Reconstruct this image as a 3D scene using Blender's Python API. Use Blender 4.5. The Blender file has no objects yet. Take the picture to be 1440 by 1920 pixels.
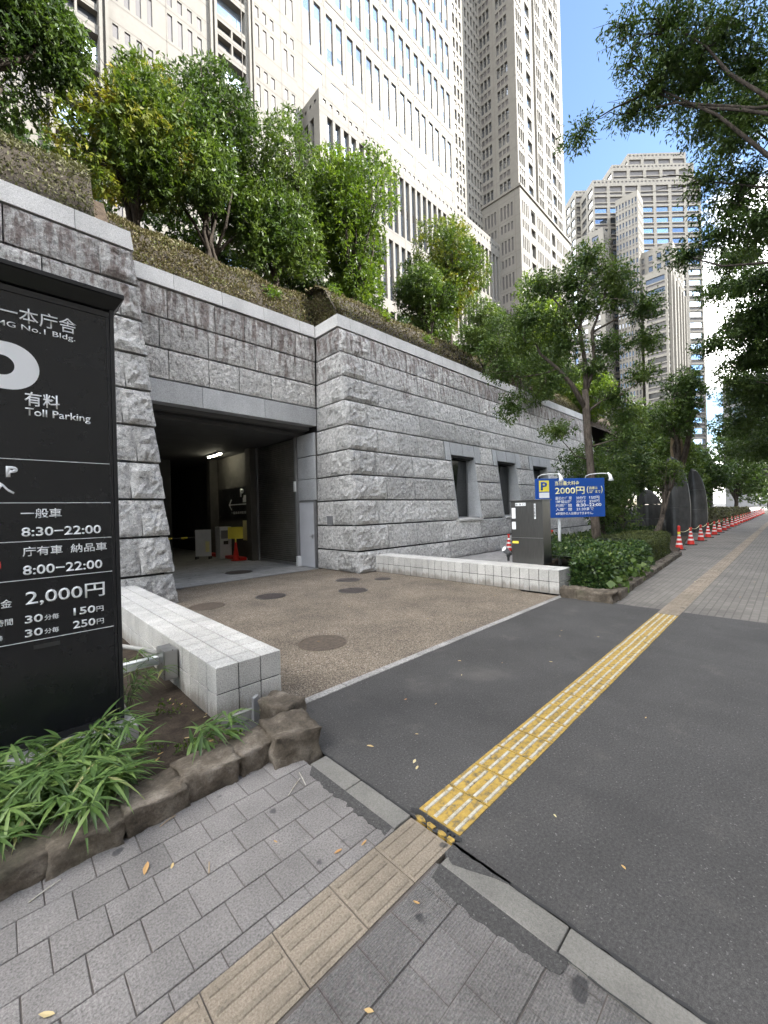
import bpy, bmesh, math, random
import numpy as np
from mathutils import Vector, Matrix, noise as mnoise

S = bpy.context.scene
COL = S.collection
R = math.radians

# ---------------------------------------------------------------- camera
cam_d = bpy.data.cameras.new('camera')
cam = bpy.data.objects.new('camera', cam_d)
COL.objects.link(cam)
S.camera = cam
cam_d.sensor_fit = 'AUTO'
cam_d.sensor_width = 36.0
cam_d.lens = 748.0 / 1920.0 * 36.0
cam_d.clip_start = 0.05
cam_d.clip_end = 3000.0
CAM_H = 1.8
TH = R(45.7)
ROLL = 0.027
_c, _s = math.cos(TH), math.sin(TH)
FW = Vector((_c, _s, 0)); RT = Vector((_s, -_c, 0)); UP = Vector((0, 0, 1))
r2 = RT * math.cos(ROLL) - UP * math.sin(ROLL)
u2 = UP * math.cos(ROLL) + RT * math.sin(ROLL)
cam.matrix_world = Matrix(((r2.x, u2.x, -FW.x, 0), (r2.y, u2.y, -FW.y, 0), (r2.z, u2.z, -FW.z, CAM_H), (0, 0, 0, 1)))
S.render.resolution_x = 768
S.render.resolution_y = 1024

# ---------------------------------------------------------------- light
SUN_ELEV = R(36.0)
SUN_AZ = R(-52.0)                       # angle of the sun from +X, towards -Y
sun_vec = Vector((math.cos(SUN_ELEV) * math.cos(SUN_AZ), math.cos(SUN_ELEV) * math.sin(SUN_AZ), math.sin(SUN_ELEV)))
W = bpy.data.worlds.new('World'); S.world = W; W.use_nodes = True
nt = W.node_tree; nt.nodes.clear()
w_out = nt.nodes.new('ShaderNodeOutputWorld')
w_bg = nt.nodes.new('ShaderNodeBackground'); w_bg.inputs['Strength'].default_value = 0.05
w_sky = nt.nodes.new('ShaderNodeTexSky'); w_sky.sky_type = 'NISHITA'; w_sky.sun_disc = False
w_sky.sun_elevation = SUN_ELEV
w_sky.sun_rotation = math.pi / 2 - SUN_AZ
w_sky.air_density = 1.0; w_sky.dust_density = 0.2; w_sky.ozone_density = 2.0
# scattered white clouds over the whole dome, spread and brightened for fill light
w_tc = nt.nodes.new('ShaderNodeTexCoord')
w_map = nt.nodes.new('ShaderNodeMapping'); w_map.inputs['Scale'].default_value = (1.2, 1.2, 3.0)
w_map.inputs['Location'].default_value = (3.1, 0.7, 0.4)
w_n = nt.nodes.new('ShaderNodeTexNoise'); w_n.inputs['Scale'].default_value = 1.5; w_n.inputs['Detail'].default_value = 8; w_n.inputs['Roughness'].default_value = 0.58
w_r = nt.nodes.new('ShaderNodeValToRGB'); w_r.color_ramp.elements[0].position = 0.51; w_r.color_ramp.elements[1].position = 0.66
w_mix = nt.nodes.new('ShaderNodeMixRGB'); w_mix.inputs['Color2'].default_value = (54, 52.9, 51.0, 1)
L = nt.links
L.new(w_tc.outputs['Generated'], w_map.inputs['Vector']); L.new(w_map.outputs[0], w_n.inputs['Vector'])
L.new(w_n.outputs['Fac'], w_r.inputs['Fac']); L.new(w_r.outputs['Color'], w_mix.inputs['Fac'])
L.new(w_sky.outputs[0], w_mix.inputs['Color1']); L.new(w_mix.outputs[0], w_bg.inputs['Color']); L.new(w_bg.outputs[0], w_out.inputs['Surface'])

sun_d = bpy.data.lights.new('sun', 'SUN'); sun_d.energy = 2.0; sun_d.angle = R(0.53); sun_d.color = (1.0, 0.955, 0.88)
sun = bpy.data.objects.new('sun', sun_d); COL.objects.link(sun)
sun.rotation_euler = (-sun_vec).to_track_quat('-Z', 'Y').to_euler()
sun.location = sun_vec * 200

S.view_settings.view_transform = 'Standard'
S.view_settings.look = 'None'
S.view_settings.gamma = 1.0
S.view_settings.use_curve_mapping = False
S.view_settings.exposure = 2.9
S.render.engine = 'CYCLES'
S.cycles.max_bounces = 8
S.cycles.diffuse_bounces = 4
S.cycles.transparent_max_bounces = 4
S.cycles.caustics_reflective = False
S.cycles.caustics_refractive = False

# ---------------------------------------------------------------- helpers
def rnd(seed): return random.Random(seed)

def tag(o, label=None, cat=None, group=None, kind=None):
    if label: o['label'] = label
    if cat: o['category'] = cat
    if group: o['group'] = group
    if kind: o['kind'] = kind
    return o

def link(name, me, parent=None, loc=None, rot=None):
    o = bpy.data.objects.new(name, me)
    COL.objects.link(o)
    if parent is not None: o.parent = parent
    if loc is not None: o.location = loc
    if rot is not None: o.rotation_euler = rot
    return o

def thing(name, label, cat, loc=(0, 0, 0), rotz=0.0, group=None):
    o = link(name, None, None, loc, (0, 0, rotz))
    o.empty_display_size = 0.2
    return tag(o, label, cat, group)

def dup(root, loc=None, rotz=None, label=None, scale=None):
    r = root.copy(); COL.objects.link(r)
    if loc is not None: r.location = loc
    if rotz is not None: r.rotation_euler = (0, 0, rotz)
    if scale is not None: r.scale = scale
    if label: r['label'] = label
    for ch in list(root.children):
        c = ch.copy(); COL.objects.link(c); c.parent = r
        for gch in list(ch.children):
            d = gch.copy(); COL.objects.link(d); d.parent = c
    return r

class MB:
    def __init__(self):
        self.v = []; self.f = []; self.m = []; self.cur = 0
    def add(self, vs, fs):
        b = len(self.v); self.v.extend([tuple(p) for p in vs])
        for f in fs:
            self.f.append(tuple(i + b for i in f)); self.m.append(self.cur)
        return self
    def hexa(self, p):
        return self.add(p, [(0, 3, 2, 1), (4, 5, 6, 7), (0, 1, 5, 4), (1, 2, 6, 5), (2, 3, 7, 6), (3, 0, 4, 7)])
    def box(self, x0, x1, y0, y1, z0, z1):
        return self.hexa([(x0, y0, z0), (x1, y0, z0), (x1, y1, z0), (x0, y1, z0), (x0, y0, z1), (x1, y0, z1), (x1, y1, z1), (x0, y1, z1)])
    def quad(self, a, b, c, d):
        return self.add([a, b, c, d], [(0, 1, 2, 3)])
    def tube(self, pts, rad, n=8, cap=True, wob=0.0, seed=0):
        rg = rnd(seed); pts = [Vector(p) for p in pts]
        if not hasattr(rad, '__len__'): rad = [rad] * len(pts)
        rings = []; ref = Vector((0, 0, 1)); vs = []
        for i, p in enumerate(pts):
            t = (pts[min(i + 1, len(pts) - 1)] - pts[max(i - 1, 0)]).normalized()
            if abs(t.dot(ref)) > 0.95: ref = Vector((1, 0, 0)) if abs(t.x) < 0.9 else Vector((0, 1, 0))
            a = t.cross(ref).normalized(); b = t.cross(a).normalized(); ref = a.cross(t).normalized() * 1.0
            ref = -b if (-b).dot(ref) > 0 else b
            for k in range(n):
                an = 2 * math.pi * k / n; rr = rad[i] * (1 + wob * (rg.random() - 0.5))
                vs.append(p + (a * math.cos(an) + b * math.sin(an)) * rr)
        fs = []
        for i in range(len(pts) - 1):
            for k in range(n):
                fs.append((i * n + k, i * n + (k + 1) % n, (i + 1) * n + (k + 1) % n, (i + 1) * n + k))
        if cap:
            fs.append(tuple(range(n))[::-1]); fs.append(tuple((len(pts) - 1) * n + k for k in range(n)))
        return self.add(vs, fs)
    def lathe(self, prof, c=(0, 0, 0), n=20, cap=True):
        vs = []
        for r, z in prof:
            for k in range(n):
                a = 2 * math.pi * k / n
                vs.append((c[0] + r * math.cos(a), c[1] + r * math.sin(a), c[2] + z))
        fs = []
        for i in range(len(prof) - 1):
            for k in range(n):
                fs.append((i * n + k, i * n + (k + 1) % n, (i + 1) * n + (k + 1) % n, (i + 1) * n + k))
        if cap:
            fs.append(tuple(range(n))[::-1]); fs.append(tuple((len(prof) - 1) * n + k for k in range(n)))
        return self.add(vs, fs)
    def prism(self, poly, z0, z1):
        n = len(poly)
        vs = [(x, y, z0) for x, y in poly] + [(x, y, z1) for x, y in poly]
        fs = [tuple(range(n))[::-1], tuple(range(n, 2 * n))] + [(i, (i + 1) % n, n + (i + 1) % n, n + i) for i in range(n)]
        return self.add(vs, fs)
    def mesh(self, mats, smooth=False, name='mesh'):
        me = bpy.data.meshes.new(name)
        me.from_pydata(self.v, [], self.f)
        if not isinstance(mats, (list, tuple)): mats = [mats]
        for m in mats: me.materials.append(m)
        if len(mats) > 1: me.polygons.foreach_set('material_index', self.m)
        if smooth: me.polygons.foreach_set('use_smooth', [True] * len(me.polygons))
        me.update()
        return me
    def build(self, name, mats, parent=None, smooth=False, bevel=0.0, loc=None, rot=None):
        o = link(name, self.mesh(mats, smooth, name), parent, loc, rot)
        if bevel: bev(o, bevel)
        return o

def bev(o, w, seg=2):
    m = o.modifiers.new('bevel', 'BEVEL'); m.width = w; m.segments = seg; m.limit_method = 'ANGLE'; m.angle_limit = R(35)
    return o

def structure(o): return tag(o, kind='structure')

def np_mesh(name, verts, quads, mat, var=None, smooth=False):
    me = bpy.data.meshes.new(name)
    nv, nq = len(verts), len(quads)
    me.vertices.add(nv); me.vertices.foreach_set('co', np.asarray(verts, np.float32).ravel())
    me.loops.add(nq * 4); me.loops.foreach_set('vertex_index', np.asarray(quads, np.int32).ravel())
    me.polygons.add(nq); me.polygons.foreach_set('loop_start', np.arange(0, nq * 4, 4, dtype=np.int32))
    me.update(calc_edges=True)
    mats = mat if isinstance(mat, (list, tuple)) else [mat]
    for m in mats: me.materials.append(m)
    if var is not None:
        a = me.attributes.new('var', 'FLOAT', 'POINT'); a.data.foreach_set('value', np.asarray(var, np.float32))
    if smooth: me.polygons.foreach_set('use_smooth', [True] * nq)
    me.validate()
    return me

# ---------------------------------------------------------------- materials
class NT:
    def __init__(self, name):
        self.m = bpy.data.materials.new(name); self.m.use_nodes = True
        self.t = self.m.node_tree; self.t.nodes.clear()
        self.out = self.t.nodes.new('ShaderNodeOutputMaterial')
        self.b = self.t.nodes.new('ShaderNodeBsdfPrincipled')
        self.t.links.new(self.b.outputs[0], self.out.inputs['Surface'])
        self.pos = None
    def n(self, ty, **kw):
        x = self.t.nodes.new(ty)
        for k, v in kw.items(): setattr(x, k, v)
        return x
    def l(self, a, b): self.t.links.new(a, b)
    def P(self):
        if self.pos is None: self.pos = self.n('ShaderNodeNewGeometry').outputs['Position']
        return self.pos
    def mapping(self, scale, vec=None):
        m = self.n('ShaderNodeMapping'); m.inputs['Scale'].default_value = scale
        self.l(vec or self.P(), m.inputs['Vector']); return m.outputs[0]
    def noise(self, scale, detail=4, rough=0.55, vec=None, dist=0.0):
        x = self.n('ShaderNodeTexNoise'); x.inputs['Scale'].default_value = scale; x.inputs['Detail'].default_value = detail
        x.inputs['Roughness'].default_value = rough; x.inputs['Distortion'].default_value = dist
        self.l(vec or self.P(), x.inputs['Vector']); return x.outputs['Fac']
    def voro(self, scale, vec=None, feature='F1', out='Color'):
        x = self.n('ShaderNodeTexVoronoi', feature=feature); x.inputs['Scale'].default_value = scale
        self.l(vec or self.P(), x.inputs['Vector']); return x.outputs[out]
    def ramp(self, fac, stops):
        r = self.n('ShaderNodeValToRGB'); cr = r.color_ramp
        while len(cr.elements) < len(stops): cr.elements.new(0.5)
        for e, (p, c) in zip(cr.elements, stops):
            e.position = p
            if not hasattr(c, '__len__'): c = (c, c, c)
            e.color = (c[0], c[1], c[2], 1)
        self.l(fac, r.inputs['Fac']); return r.outputs['Color']
    def mix(self, fac, a, b, mode='MIX'):
        m = self.n('ShaderNodeMixRGB', blend_type=mode)
        for s, v in (('Fac', fac), ('Color1', a), ('Color2', b)):
            if isinstance(v, (int, float)): m.inputs[s].default_value = v if s == 'Fac' else (v, v, v, 1)
            elif isinstance(v, tuple): m.inputs[s].default_value = (v[0], v[1], v[2], 1)
            else: self.l(v, m.inputs[s])
        return m.outputs[0]
    def math(self, op, a, b=0.0, clamp=False):
        m = self.n('ShaderNodeMath', operation=op, use_clamp=clamp)
        for i, v in enumerate((a, b)):
            if isinstance(v, (int, float)): m.inputs[i].default_value = v
            else: self.l(v, m.inputs[i])
        return m.outputs[0]
    def sep(self, vec=None):
        s = self.n('ShaderNodeSeparateXYZ'); self.l(vec or self.P(), s.inputs[0]); return s.outputs
    def rand(self): return self.n('ShaderNodeObjectInfo').outputs['Random']
    def smooth(self, v, a, b):
        m = self.n('ShaderNodeMapRange', interpolation_type='SMOOTHSTEP')
        m.inputs['From Min'].default_value = a; m.inputs['From Max'].default_value = b
        self.l(v, m.inputs['Value']); return m.outputs[0]
    def bump(self, h, strength=0.5, dist=0.02, prev=None):
        b = self.n('ShaderNodeBump'); b.inputs['Strength'].default_value = strength; b.inputs['Distance'].default_value = dist
        self.l(h, b.inputs['Height'])
        if prev is not None: self.l(prev, b.inputs['Normal'])
        return b.outputs[0]
    def done(self, color, rough=0.6, normal=None, metal=0.0, spec=0.5):
        for s, v in (('Base Color', color), ('Roughness', rough), ('Metallic', metal)):
            if isinstance(v, tuple): self.b.inputs[s].default_value = (v[0], v[1], v[2], 1)
            elif isinstance(v, (int, float)): self.b.inputs[s].default_value = v
            else: self.l(v, self.b.inputs[s])
        self.b.inputs['Specular IOR Level'].default_value = spec
        if normal is not None: self.l(normal, self.b.inputs['Normal'])
        return self.m

def simple(name, col, rough=0.6, metal=0.0, var=0.12, scale=3.0, bump=0.0, bscale=60.0, spec=0.5):
    t = NT(name)
    n = t.noise(scale, 6, 0.6)
    c = t.mix(1.0, tuple(col), t.ramp(n, [(0.25, 1 - var), (0.75, 1 + var)]), 'MULTIPLY')
    rv = t.ramp(t.noise(scale * 2.7, 5), [(0.3, max(rough - 0.08, 0.03)), (0.7, min(rough + 0.08, 1))])
    nm = t.bump(t.noise(bscale, 4), bump, 0.01) if bump else None
    return t.done(c, rv, nm, metal, spec)

def m_granite_rough(name='granite_rock_face', stain=1.0):
    t = NT(name)
    big = t.noise(2.2, 5, 0.6); mid = t.noise(13, 6, 0.68, dist=0.6); fine = t.noise(85, 3, 0.6)
    base = t.ramp(mid, [(0.29, (0.17, 0.165, 0.157)), (0.40, (0.46, 0.45, 0.434)), (0.52, (0.67, 0.656, 0.634)), (0.70, (0.80, 0.786, 0.76))])
    sp = t.ramp(fine, [(0.36, 0.5), (0.5, 1.0), (0.66, 1.15)])
    c = t.mix(1.0, base, sp, 'MULTIPLY')
    c = t.mix(1.0, c, t.ramp(big, [(0.3, 0.86), (0.7, 1.1)]), 'MULTIPLY')
    rv = t.math('MULTIPLY', t.rand(), 1.0)
    c = t.mix(1.0, c, t.ramp(rv, [(0.0, 0.8), (1.0, 1.12)]), 'MULTIPLY')
    if stain:
        # weathering that washes down from the coping: brown streaks
        st = t.noise(2.9, 7, 0.7, t.mapping((2.6, 2.6, 0.36)))
        st2 = t.noise(9.0, 5, 0.6, t.mapping((1.0, 1.0, 0.35)))
        zz = t.sep()[2]
        hi = t.smooth(zz, 3.0, 7.9)
        lvl = t.math('ADD', t.math('MULTIPLY', hi, 0.25), t.math('MULTIPLY', t.math('ADD', st, t.math('MULTIPLY', st2, 0.45)), 0.66))
        msk = t.math('MULTIPLY', t.smooth(lvl, 0.655, 0.79), 0.75 * stain)
        c = t.mix(msk, c, t.mix(1.0, (0.15, 0.10, 0.084), t.ramp(mid, [(0.3, 0.6), (0.7, 1.25)]), 'MULTIPLY'))
    nrm = t.bump(t.noise(17, 9, 0.74, dist=1.2), 1.0, 0.075)
    chip = t.n('ShaderNodeTexVoronoi', feature='F1'); chip.inputs['Scale'].default_value = 6.5
    dv = t.n('ShaderNodeVectorMath', operation='ADD'); nz = t.n('ShaderNodeTexNoise'); nz.inputs['Scale'].default_value = 5.0; nz.inputs['Detail'].default_value = 5
    t.l(t.P(), nz.inputs['Vector']); sc = t.n('ShaderNodeVectorMath', operation='SCALE'); sc.inputs['Scale'].default_value = 0.35; t.l(nz.outputs['Color'], sc.inputs[0])
    t.l(t.P(), dv.inputs[0]); t.l(sc.outputs[0], dv.inputs[1]); t.l(dv.outputs[0], chip.inputs['Vector'])
    nrm = t.bump(chip.outputs['Distance'], 0.4, 0.08, nrm)
    nrm = t.bump(fine, 0.35, 0.006, nrm)
    return t.done(c, 0.85, nrm, spec=0.3)

def m_granite_smooth(name, lo, hi, scale=120, rough=0.6, dirt=0.15, tint=(1, 1, 1)):
    t = NT(name)
    f = t.noise(scale, 3, 0.7); b = t.noise(1.6, 6, 0.6, t.mapping((1, 1, 0.5)))
    c = t.ramp(f, [(0.34, lo), (0.66, hi)])
    c = t.mix(1.0, c, tuple(tint), 'MULTIPLY')
    c = t.mix(1.0, c, t.ramp(b, [(0.3, 1 - dirt), (0.65, 1.05)]), 'MULTIPLY')
    c = t.mix(1.0, c, t.ramp(t.rand(), [(0, 0.93), (1, 1.07)]), 'MULTIPLY')
    return t.done(c, rough, t.bump(f, 0.15, 0.003), spec=0.35)

M = {}
M['rock'] = m_granite_rough()
M['rock_core'] = simple('joint_shadow_mortar', (0.045, 0.045, 0.045), 0.9)
M['cap'] = m_granite_smooth('granite_coping', 0.36, 0.68, 62, 0.6, 0.2, (1.02, 1.0, 0.97))
M['edge'] = m_granite_smooth('granite_edge_worn', 0.16, 0.40, 55, 0.7, 0.4, (1.03, 1.0, 0.95))
M['lintel'] = m_granite_smooth('granite_sawn', 0.26, 0.56, 66, 0.6, 0.2, (0.98, 1, 1.02))
def m_tile():
    t = NT('granite_block_light'); f = t.noise(95, 4, 0.75); b = t.noise(2.4, 6, 0.62); dr = t.noise(6, 5, 0.65, t.mapping((1.5, 1.5, 0.3)))
    c = t.ramp(f, [(0.32, (0.25, 0.24, 0.222)), (0.5, (0.5, 0.485, 0.455)), (0.68, (0.68, 0.665, 0.63))])
    c = t.mix(1.0, c, t.ramp(b, [(0.3, 0.8), (0.65, 1.05)]), 'MULTIPLY')
    c = t.mix(1.0, c, t.ramp(t.rand(), [(0, 0.9), (1, 1.08)]), 'MULTIPLY')
    low = t.math('SUBTRACT', 1.0, t.smooth(t.sep()[2], 0.0, 0.30))
    dm = t.math('MULTIPLY', t.smooth(t.math('ADD', t.math('MULTIPLY', low, 0.42), t.math('MULTIPLY', dr, 0.7)), 0.5, 0.78), 0.6)
    c = t.mix(dm, c, (0.14, 0.115, 0.085))
    return t.done(c, 0.65, t.bump(f, 0.25, 0.004), spec=0.3)
M['tile_granite'] = m_tile()
M['asphalt'] = None
def m_asphalt():
    t = NT('asphalt'); f = t.noise(260, 3, 0.7); g = t.noise(70, 4, 0.75); b = t.noise(0.9, 7, 0.62); s = t.voro(170)
    c = t.ramp(f, [(0.3, (0.028, 0.027, 0.026)), (0.7, (0.076, 0.073, 0.07))])
    c = t.mix(1.0, c, t.ramp(g, [(0.32, 0.62), (0.5, 1.0), (0.68, 1.42)]), 'MULTIPLY')
    c = t.mix(1.0, c, t.ramp(b, [(0.3, 0.78), (0.7, 1.25)]), 'MULTIPLY')
    sp = t.ramp(s, [(0.88, 0.0), (0.95, 1.0)])
    c = t.mix(t.math('MULTIPLY', sp, 0.4), c, (0.27, 0.26, 0.25))
    st = t.smooth(t.noise(0.6, 5, 0.55), 0.58, 0.74)
    c = t.mix(t.math('MULTIPLY', st, 0.28), c, (0.19, 0.175, 0.155))
    trk = t.smooth(t.noise(1.0, 5, 0.55, t.mapping((3.2, 0.18, 1))), 0.52, 0.72)
    c = t.mix(t.math('MULTIPLY', trk, 0.3), c, (0.035, 0.034, 0.033))
    dust = t.smooth(t.noise(2.3, 7, 0.7), 0.55, 0.8)
    c = t.mix(t.math('MULTIPLY', dust, 0.3), c, (0.15, 0.138, 0.12))
    oil = t.smooth(t.noise(1.7, 3, 0.5), 0.68, 0.76)
    c = t.mix(t.math('MULTIPLY', oil, 0.35), c, (0.03, 0.03, 0.03))
    return t.done(c, 0.85, t.bump(g, 0.6, 0.006), spec=0.3)
M['asphalt'] = m_asphalt()
M['patch'] = simple('asphalt_patch', (0.05, 0.05, 0.052), 0.85, 0, 0.25, 6, 0.6, 220)
def m_aggregate():
    t = NT('exposed_aggregate'); v = t.voro(105); n = t.noise(1.1, 6, 0.62); f = t.noise(120, 3)
    c = t.ramp(v, [(0.1, (0.06, 0.046, 0.034)), (0.45, (0.145, 0.115, 0.086)), (0.7, (0.225, 0.185, 0.14)), (0.92, (0.38, 0.34, 0.28))])
    c = t.mix(1.0, c, t.ramp(n, [(0.3, 0.68), (0.68, 1.2)]), 'MULTIPLY')
    c = t.mix(1.0, c, t.ramp(f, [(0.3, 0.8), (0.7, 1.15)]), 'MULTIPLY')
    d = t.voro(105, out='Distance')
    return t.done(c, 0.85, t.bump(t.math('MULTIPLY', d, -1.0), 0.6, 0.01), spec=0.3)
M['aggregate'] = m_aggregate()
def m_paver(name, lo, hi, ridge=0.0):
    t = NT(name); f = t.noise(105, 5, 0.78); b = t.noise(3.0, 6, 0.6); w = t.noise(0.8, 4)
    c = t.ramp(f, [(0.33, lo), (0.67, hi)])
    c = t.mix(1.0, c, t.ramp(b, [(0.3, 0.78), (0.7, 1.15)]), 'MULTIPLY')
    c = t.mix(1.0, c, t.ramp(w, [(0.3, 0.85), (0.7, 1.12)]), 'MULTIPLY')
    c = t.mix(1.0, c, t.ramp(t.rand(), [(0, 0.9), (1, 1.1)]), 'MULTIPLY')
    # dark spots of old gum and oil
    g = t.smooth(t.noise(5.5, 2, 0.4), 0.70, 0.735)
    c = t.mix(t.math('MULTIPLY', g, 0.75), c, (0.035, 0.035, 0.037))
    nb = t.bump(f, 0.8, 0.008)
    if ridge:
        wv = t.n('ShaderNodeTexWave', wave_type='BANDS', bands_direction='Y'); wv.inputs['Scale'].default_value = 31.0; wv.inputs['Distortion'].default_value = 0.6
        t.l(t.P(), wv.inputs['Vector']); nb = t.bump(wv.outputs['Fac'], ridge, 0.006, nb)
    return t.done(c, 0.88, nb, spec=0.3)
M['paver'] = m_paver('paver_grey', (0.10, 0.093, 0.088), (0.285, 0.266, 0.252))
M['paver_ridged'] = m_paver('paver_grey_ridged', (0.095, 0.09, 0.086), (0.27, 0.255, 0.243), 0.9)
M['paver_small'] = None
M['tactile'] = m_paver('tactile_beige', (0.145, 0.118, 0.09), (0.30, 0.254, 0.195))
M['kerb'] = m_paver('kerb_concrete', (0.13, 0.125, 0.112), (0.215, 0.205, 0.185))
M['joint'] = simple('joint_sand', (0.085, 0.073, 0.065), 0.95, 0, 0.3, 9, 0.5, 120)
M['flag'] = m_paver('plaza_flagstone', (0.16, 0.155, 0.15), (0.30, 0.29, 0.28))
def m_far_paving():
    t = NT('block_paving_far')
    br = t.n('ShaderNodeTexBrick'); br.inputs['Scale'].default_value = 1.0; br.inputs['Brick Width'].default_value = 0.2; br.inputs['Row Height'].default_value = 0.1
    br.inputs['Mortar Size'].default_value = 0.008; br.inputs['Color1'].default_value = (0.135, 0.124, 0.111, 1); br.inputs['Color2'].default_value = (0.165, 0.152, 0.136, 1); br.inputs['Mortar'].default_value = (0.108, 0.099, 0.088, 1)
    t.l(t.P(), br.inputs['Vector'])
    c = t.mix(1.0, br.outputs['Color'], t.ramp(t.noise(0.9, 6, 0.6), [(0.3, 0.75), (0.7, 1.2)]), 'MULTIPLY')
    c = t.mix(1.0, c, t.ramp(t.noise(130, 3, 0.7), [(0.3, 0.82), (0.7, 1.15)]), 'MULTIPLY')
    return t.done(c, 0.88, t.bump(br.outputs['Fac'], 0.4, -0.01), spec=0.3)
M['paver_far'] = m_far_paving()
def m_yellow():
    t = NT('yellow_thermoplastic'); n = t.noise(22, 6, 0.7); b = t.noise(3, 5)
    c = t.ramp(n, [(0.37, (0.12, 0.095, 0.05)), (0.48, (0.31, 0.20, 0.038)), (0.7, (0.42, 0.285, 0.058))])
    c = t.mix(1.0, c, t.ramp(b, [(0.3, 0.8), (0.7, 1.1)]), 'MULTIPLY')
    return t.done(c, 0.7, t.bump(n, 0.5, 0.006))
M['yellow'] = m_yellow()
def m_bar():
    t = NT('worn_tactile_bar'); n = t.noise(30, 5, 0.7)
    c = t.ramp(n, [(0.35, (0.20, 0.155, 0.075)), (0.47, (0.36, 0.335, 0.28)), (0.72, (0.48, 0.46, 0.41))])
    return t.done(c, 0.6, t.bump(n, 0.3, 0.004))
M['bar'] = m_bar()
def m_stone_brown():
    t = NT('edging_rock'); n = t.noise(5, 8, 0.66); f = t.noise(60, 5, 0.7); mo = t.noise(2.2, 4)
    c = t.ramp(n, [(0.3, (0.04, 0.033, 0.025)), (0.52, (0.108, 0.089, 0.068)), (0.72, (0.23, 0.20, 0.165))])
    c = t.mix(1.0, c, t.ramp(f, [(0.3, 0.7), (0.7, 1.25)]), 'MULTIPLY')
    gm = t.math('MULTIPLY', t.smooth(mo, 0.55, 0.75), 0.4)
    c = t.mix(gm, c, (0.10, 0.105, 0.06))
    nb = t.bump(n, 0.7, 0.03); nb = t.bump(f, 0.5, 0.008, nb)
    return t.done(c, 0.92, nb, spec=0.25)
M['edging'] = m_stone_brown()
def m_soil():
    t = NT('soil'); n = t.noise(7, 8, 0.7); f = t.noise(70, 5, 0.7)
    c = t.ramp(n, [(0.3, (0.028, 0.021, 0.016)), (0.6, (0.075, 0.057, 0.042)), (0.8, (0.14, 0.11, 0.082))])
    c = t.mix(1.0, c, t.ramp(f, [(0.3, 0.65), (0.7, 1.3)]), 'MULTIPLY')
    nb = t.bump(n, 0.8, 0.04); nb = t.bump(f, 0.7, 0.012, nb)
    return t.done(c, 0.97, nb, spec=0.2)
M['soil'] = m_soil()
M['black'] = simple('black_painted_metal', (0.012, 0.0125, 0.014), 0.34, 0, 0.1, 2, 0.02, 300)
M['black_panel'] = simple('black_sign_panel', (0.010, 0.011, 0.0125), 0.24, 0, 0.1, 2)
M['white_print'] = simple('white_print', (0.80, 0.81, 0.82), 0.45, 0, 0.03)
M['red_print'] = simple('red_print', (0.6, 0.05, 0.04), 0.45, 0, 0.03)
M['blue_print'] = simple('violet_print', (0.16, 0.06, 0.35), 0.45, 0, 0.03)
M['yellow_print'] = simple('yellow_print', (0.85, 0.72, 0.08), 0.45, 0, 0.05)
M['cream_print'] = simple('cream_print', (0.88, 0.82, 0.42), 0.45, 0, 0.05)
M['blue_board'] = simple('blue_board', (0.008, 0.07, 0.33), 0.35, 0, 0.08, 2)
M['white_metal'] = simple('white_painted_metal', (0.72, 0.73, 0.73), 0.4, 0, 0.08, 4)
M['grey_door'] = simple('grey_door_paint', (0.56, 0.57, 0.60), 0.45, 0, 0.07, 2)
M['steel'] = simple('brushed_steel', (0.42, 0.42, 0.42), 0.35, 0.9, 0.12, 4)
M['grey_metal'] = simple('grey_metal', (0.25, 0.25, 0.255), 0.45, 0.3, 0.1, 4)
def m_cabinet():
    t = NT('cabinet_stainless'); n = t.noise(3, 5, 0.6, t.mapping((60, 60, 1.2)))
    c = t.ramp(n, [(0.3, (0.10, 0.098, 0.094)), (0.7, (0.165, 0.161, 0.156))])
    return t.done(c, 0.33, t.bump(n, 0.05, 0.002), 0.85)
M['cabinet'] = m_cabinet()
M['concrete'] = simple('concrete', (0.33, 0.32, 0.30), 0.85, 0, 0.25, 2.5, 0.3, 40)
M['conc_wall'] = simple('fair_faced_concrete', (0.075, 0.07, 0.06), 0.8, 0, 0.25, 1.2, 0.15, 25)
M['garage_floor'] = m_paver('garage_floor', (0.20, 0.20, 0.195), (0.36, 0.355, 0.345))
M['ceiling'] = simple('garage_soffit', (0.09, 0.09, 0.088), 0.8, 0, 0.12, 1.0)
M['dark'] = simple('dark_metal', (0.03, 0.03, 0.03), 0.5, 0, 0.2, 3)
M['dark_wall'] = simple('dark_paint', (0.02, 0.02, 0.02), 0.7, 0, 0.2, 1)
M['shutter'] = simple('shutter_slats', (0.17, 0.163, 0.152), 0.45, 0.5, 0.18, 2)
M['red_plastic'] = simple('red_cone_plastic', (0.62, 0.028, 0.018), 0.5, 0, 0.15, 5)
M['white_band'] = simple('white_reflective_band', (0.78, 0.74, 0.72), 0.45, 0, 0.06, 8)
M['rubber'] = simple('black_rubber', (0.02, 0.02, 0.02), 0.8)
M['manhole'] = None
def m_manhole(name, lo, hi, st=0.9):
    t = NT(name); tc = t.n('ShaderNodeTexCoord').outputs['Object']
    v = t.voro(26, t.mapping((1, 1, 0.001), tc), out='Distance'); n = t.noise(20, 5)
    c = t.ramp(v, [(0.12, lo), (0.35, hi)]); c = t.mix(1.0, c, t.ramp(n, [(0.3, 0.7), (0.7, 1.25)]), 'MULTIPLY')
    return t.done(c, 0.6, t.bump(v, st, 0.01), 0.4)
M['manhole'] = m_manhole('cast_iron_cover', (0.018, 0.015, 0.014), (0.075, 0.06, 0.055))
M['manhole_brown'] = m_manhole('concrete_filled_cover', (0.075, 0.058, 0.046), (0.125, 0.098, 0.076), 0.4)
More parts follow.
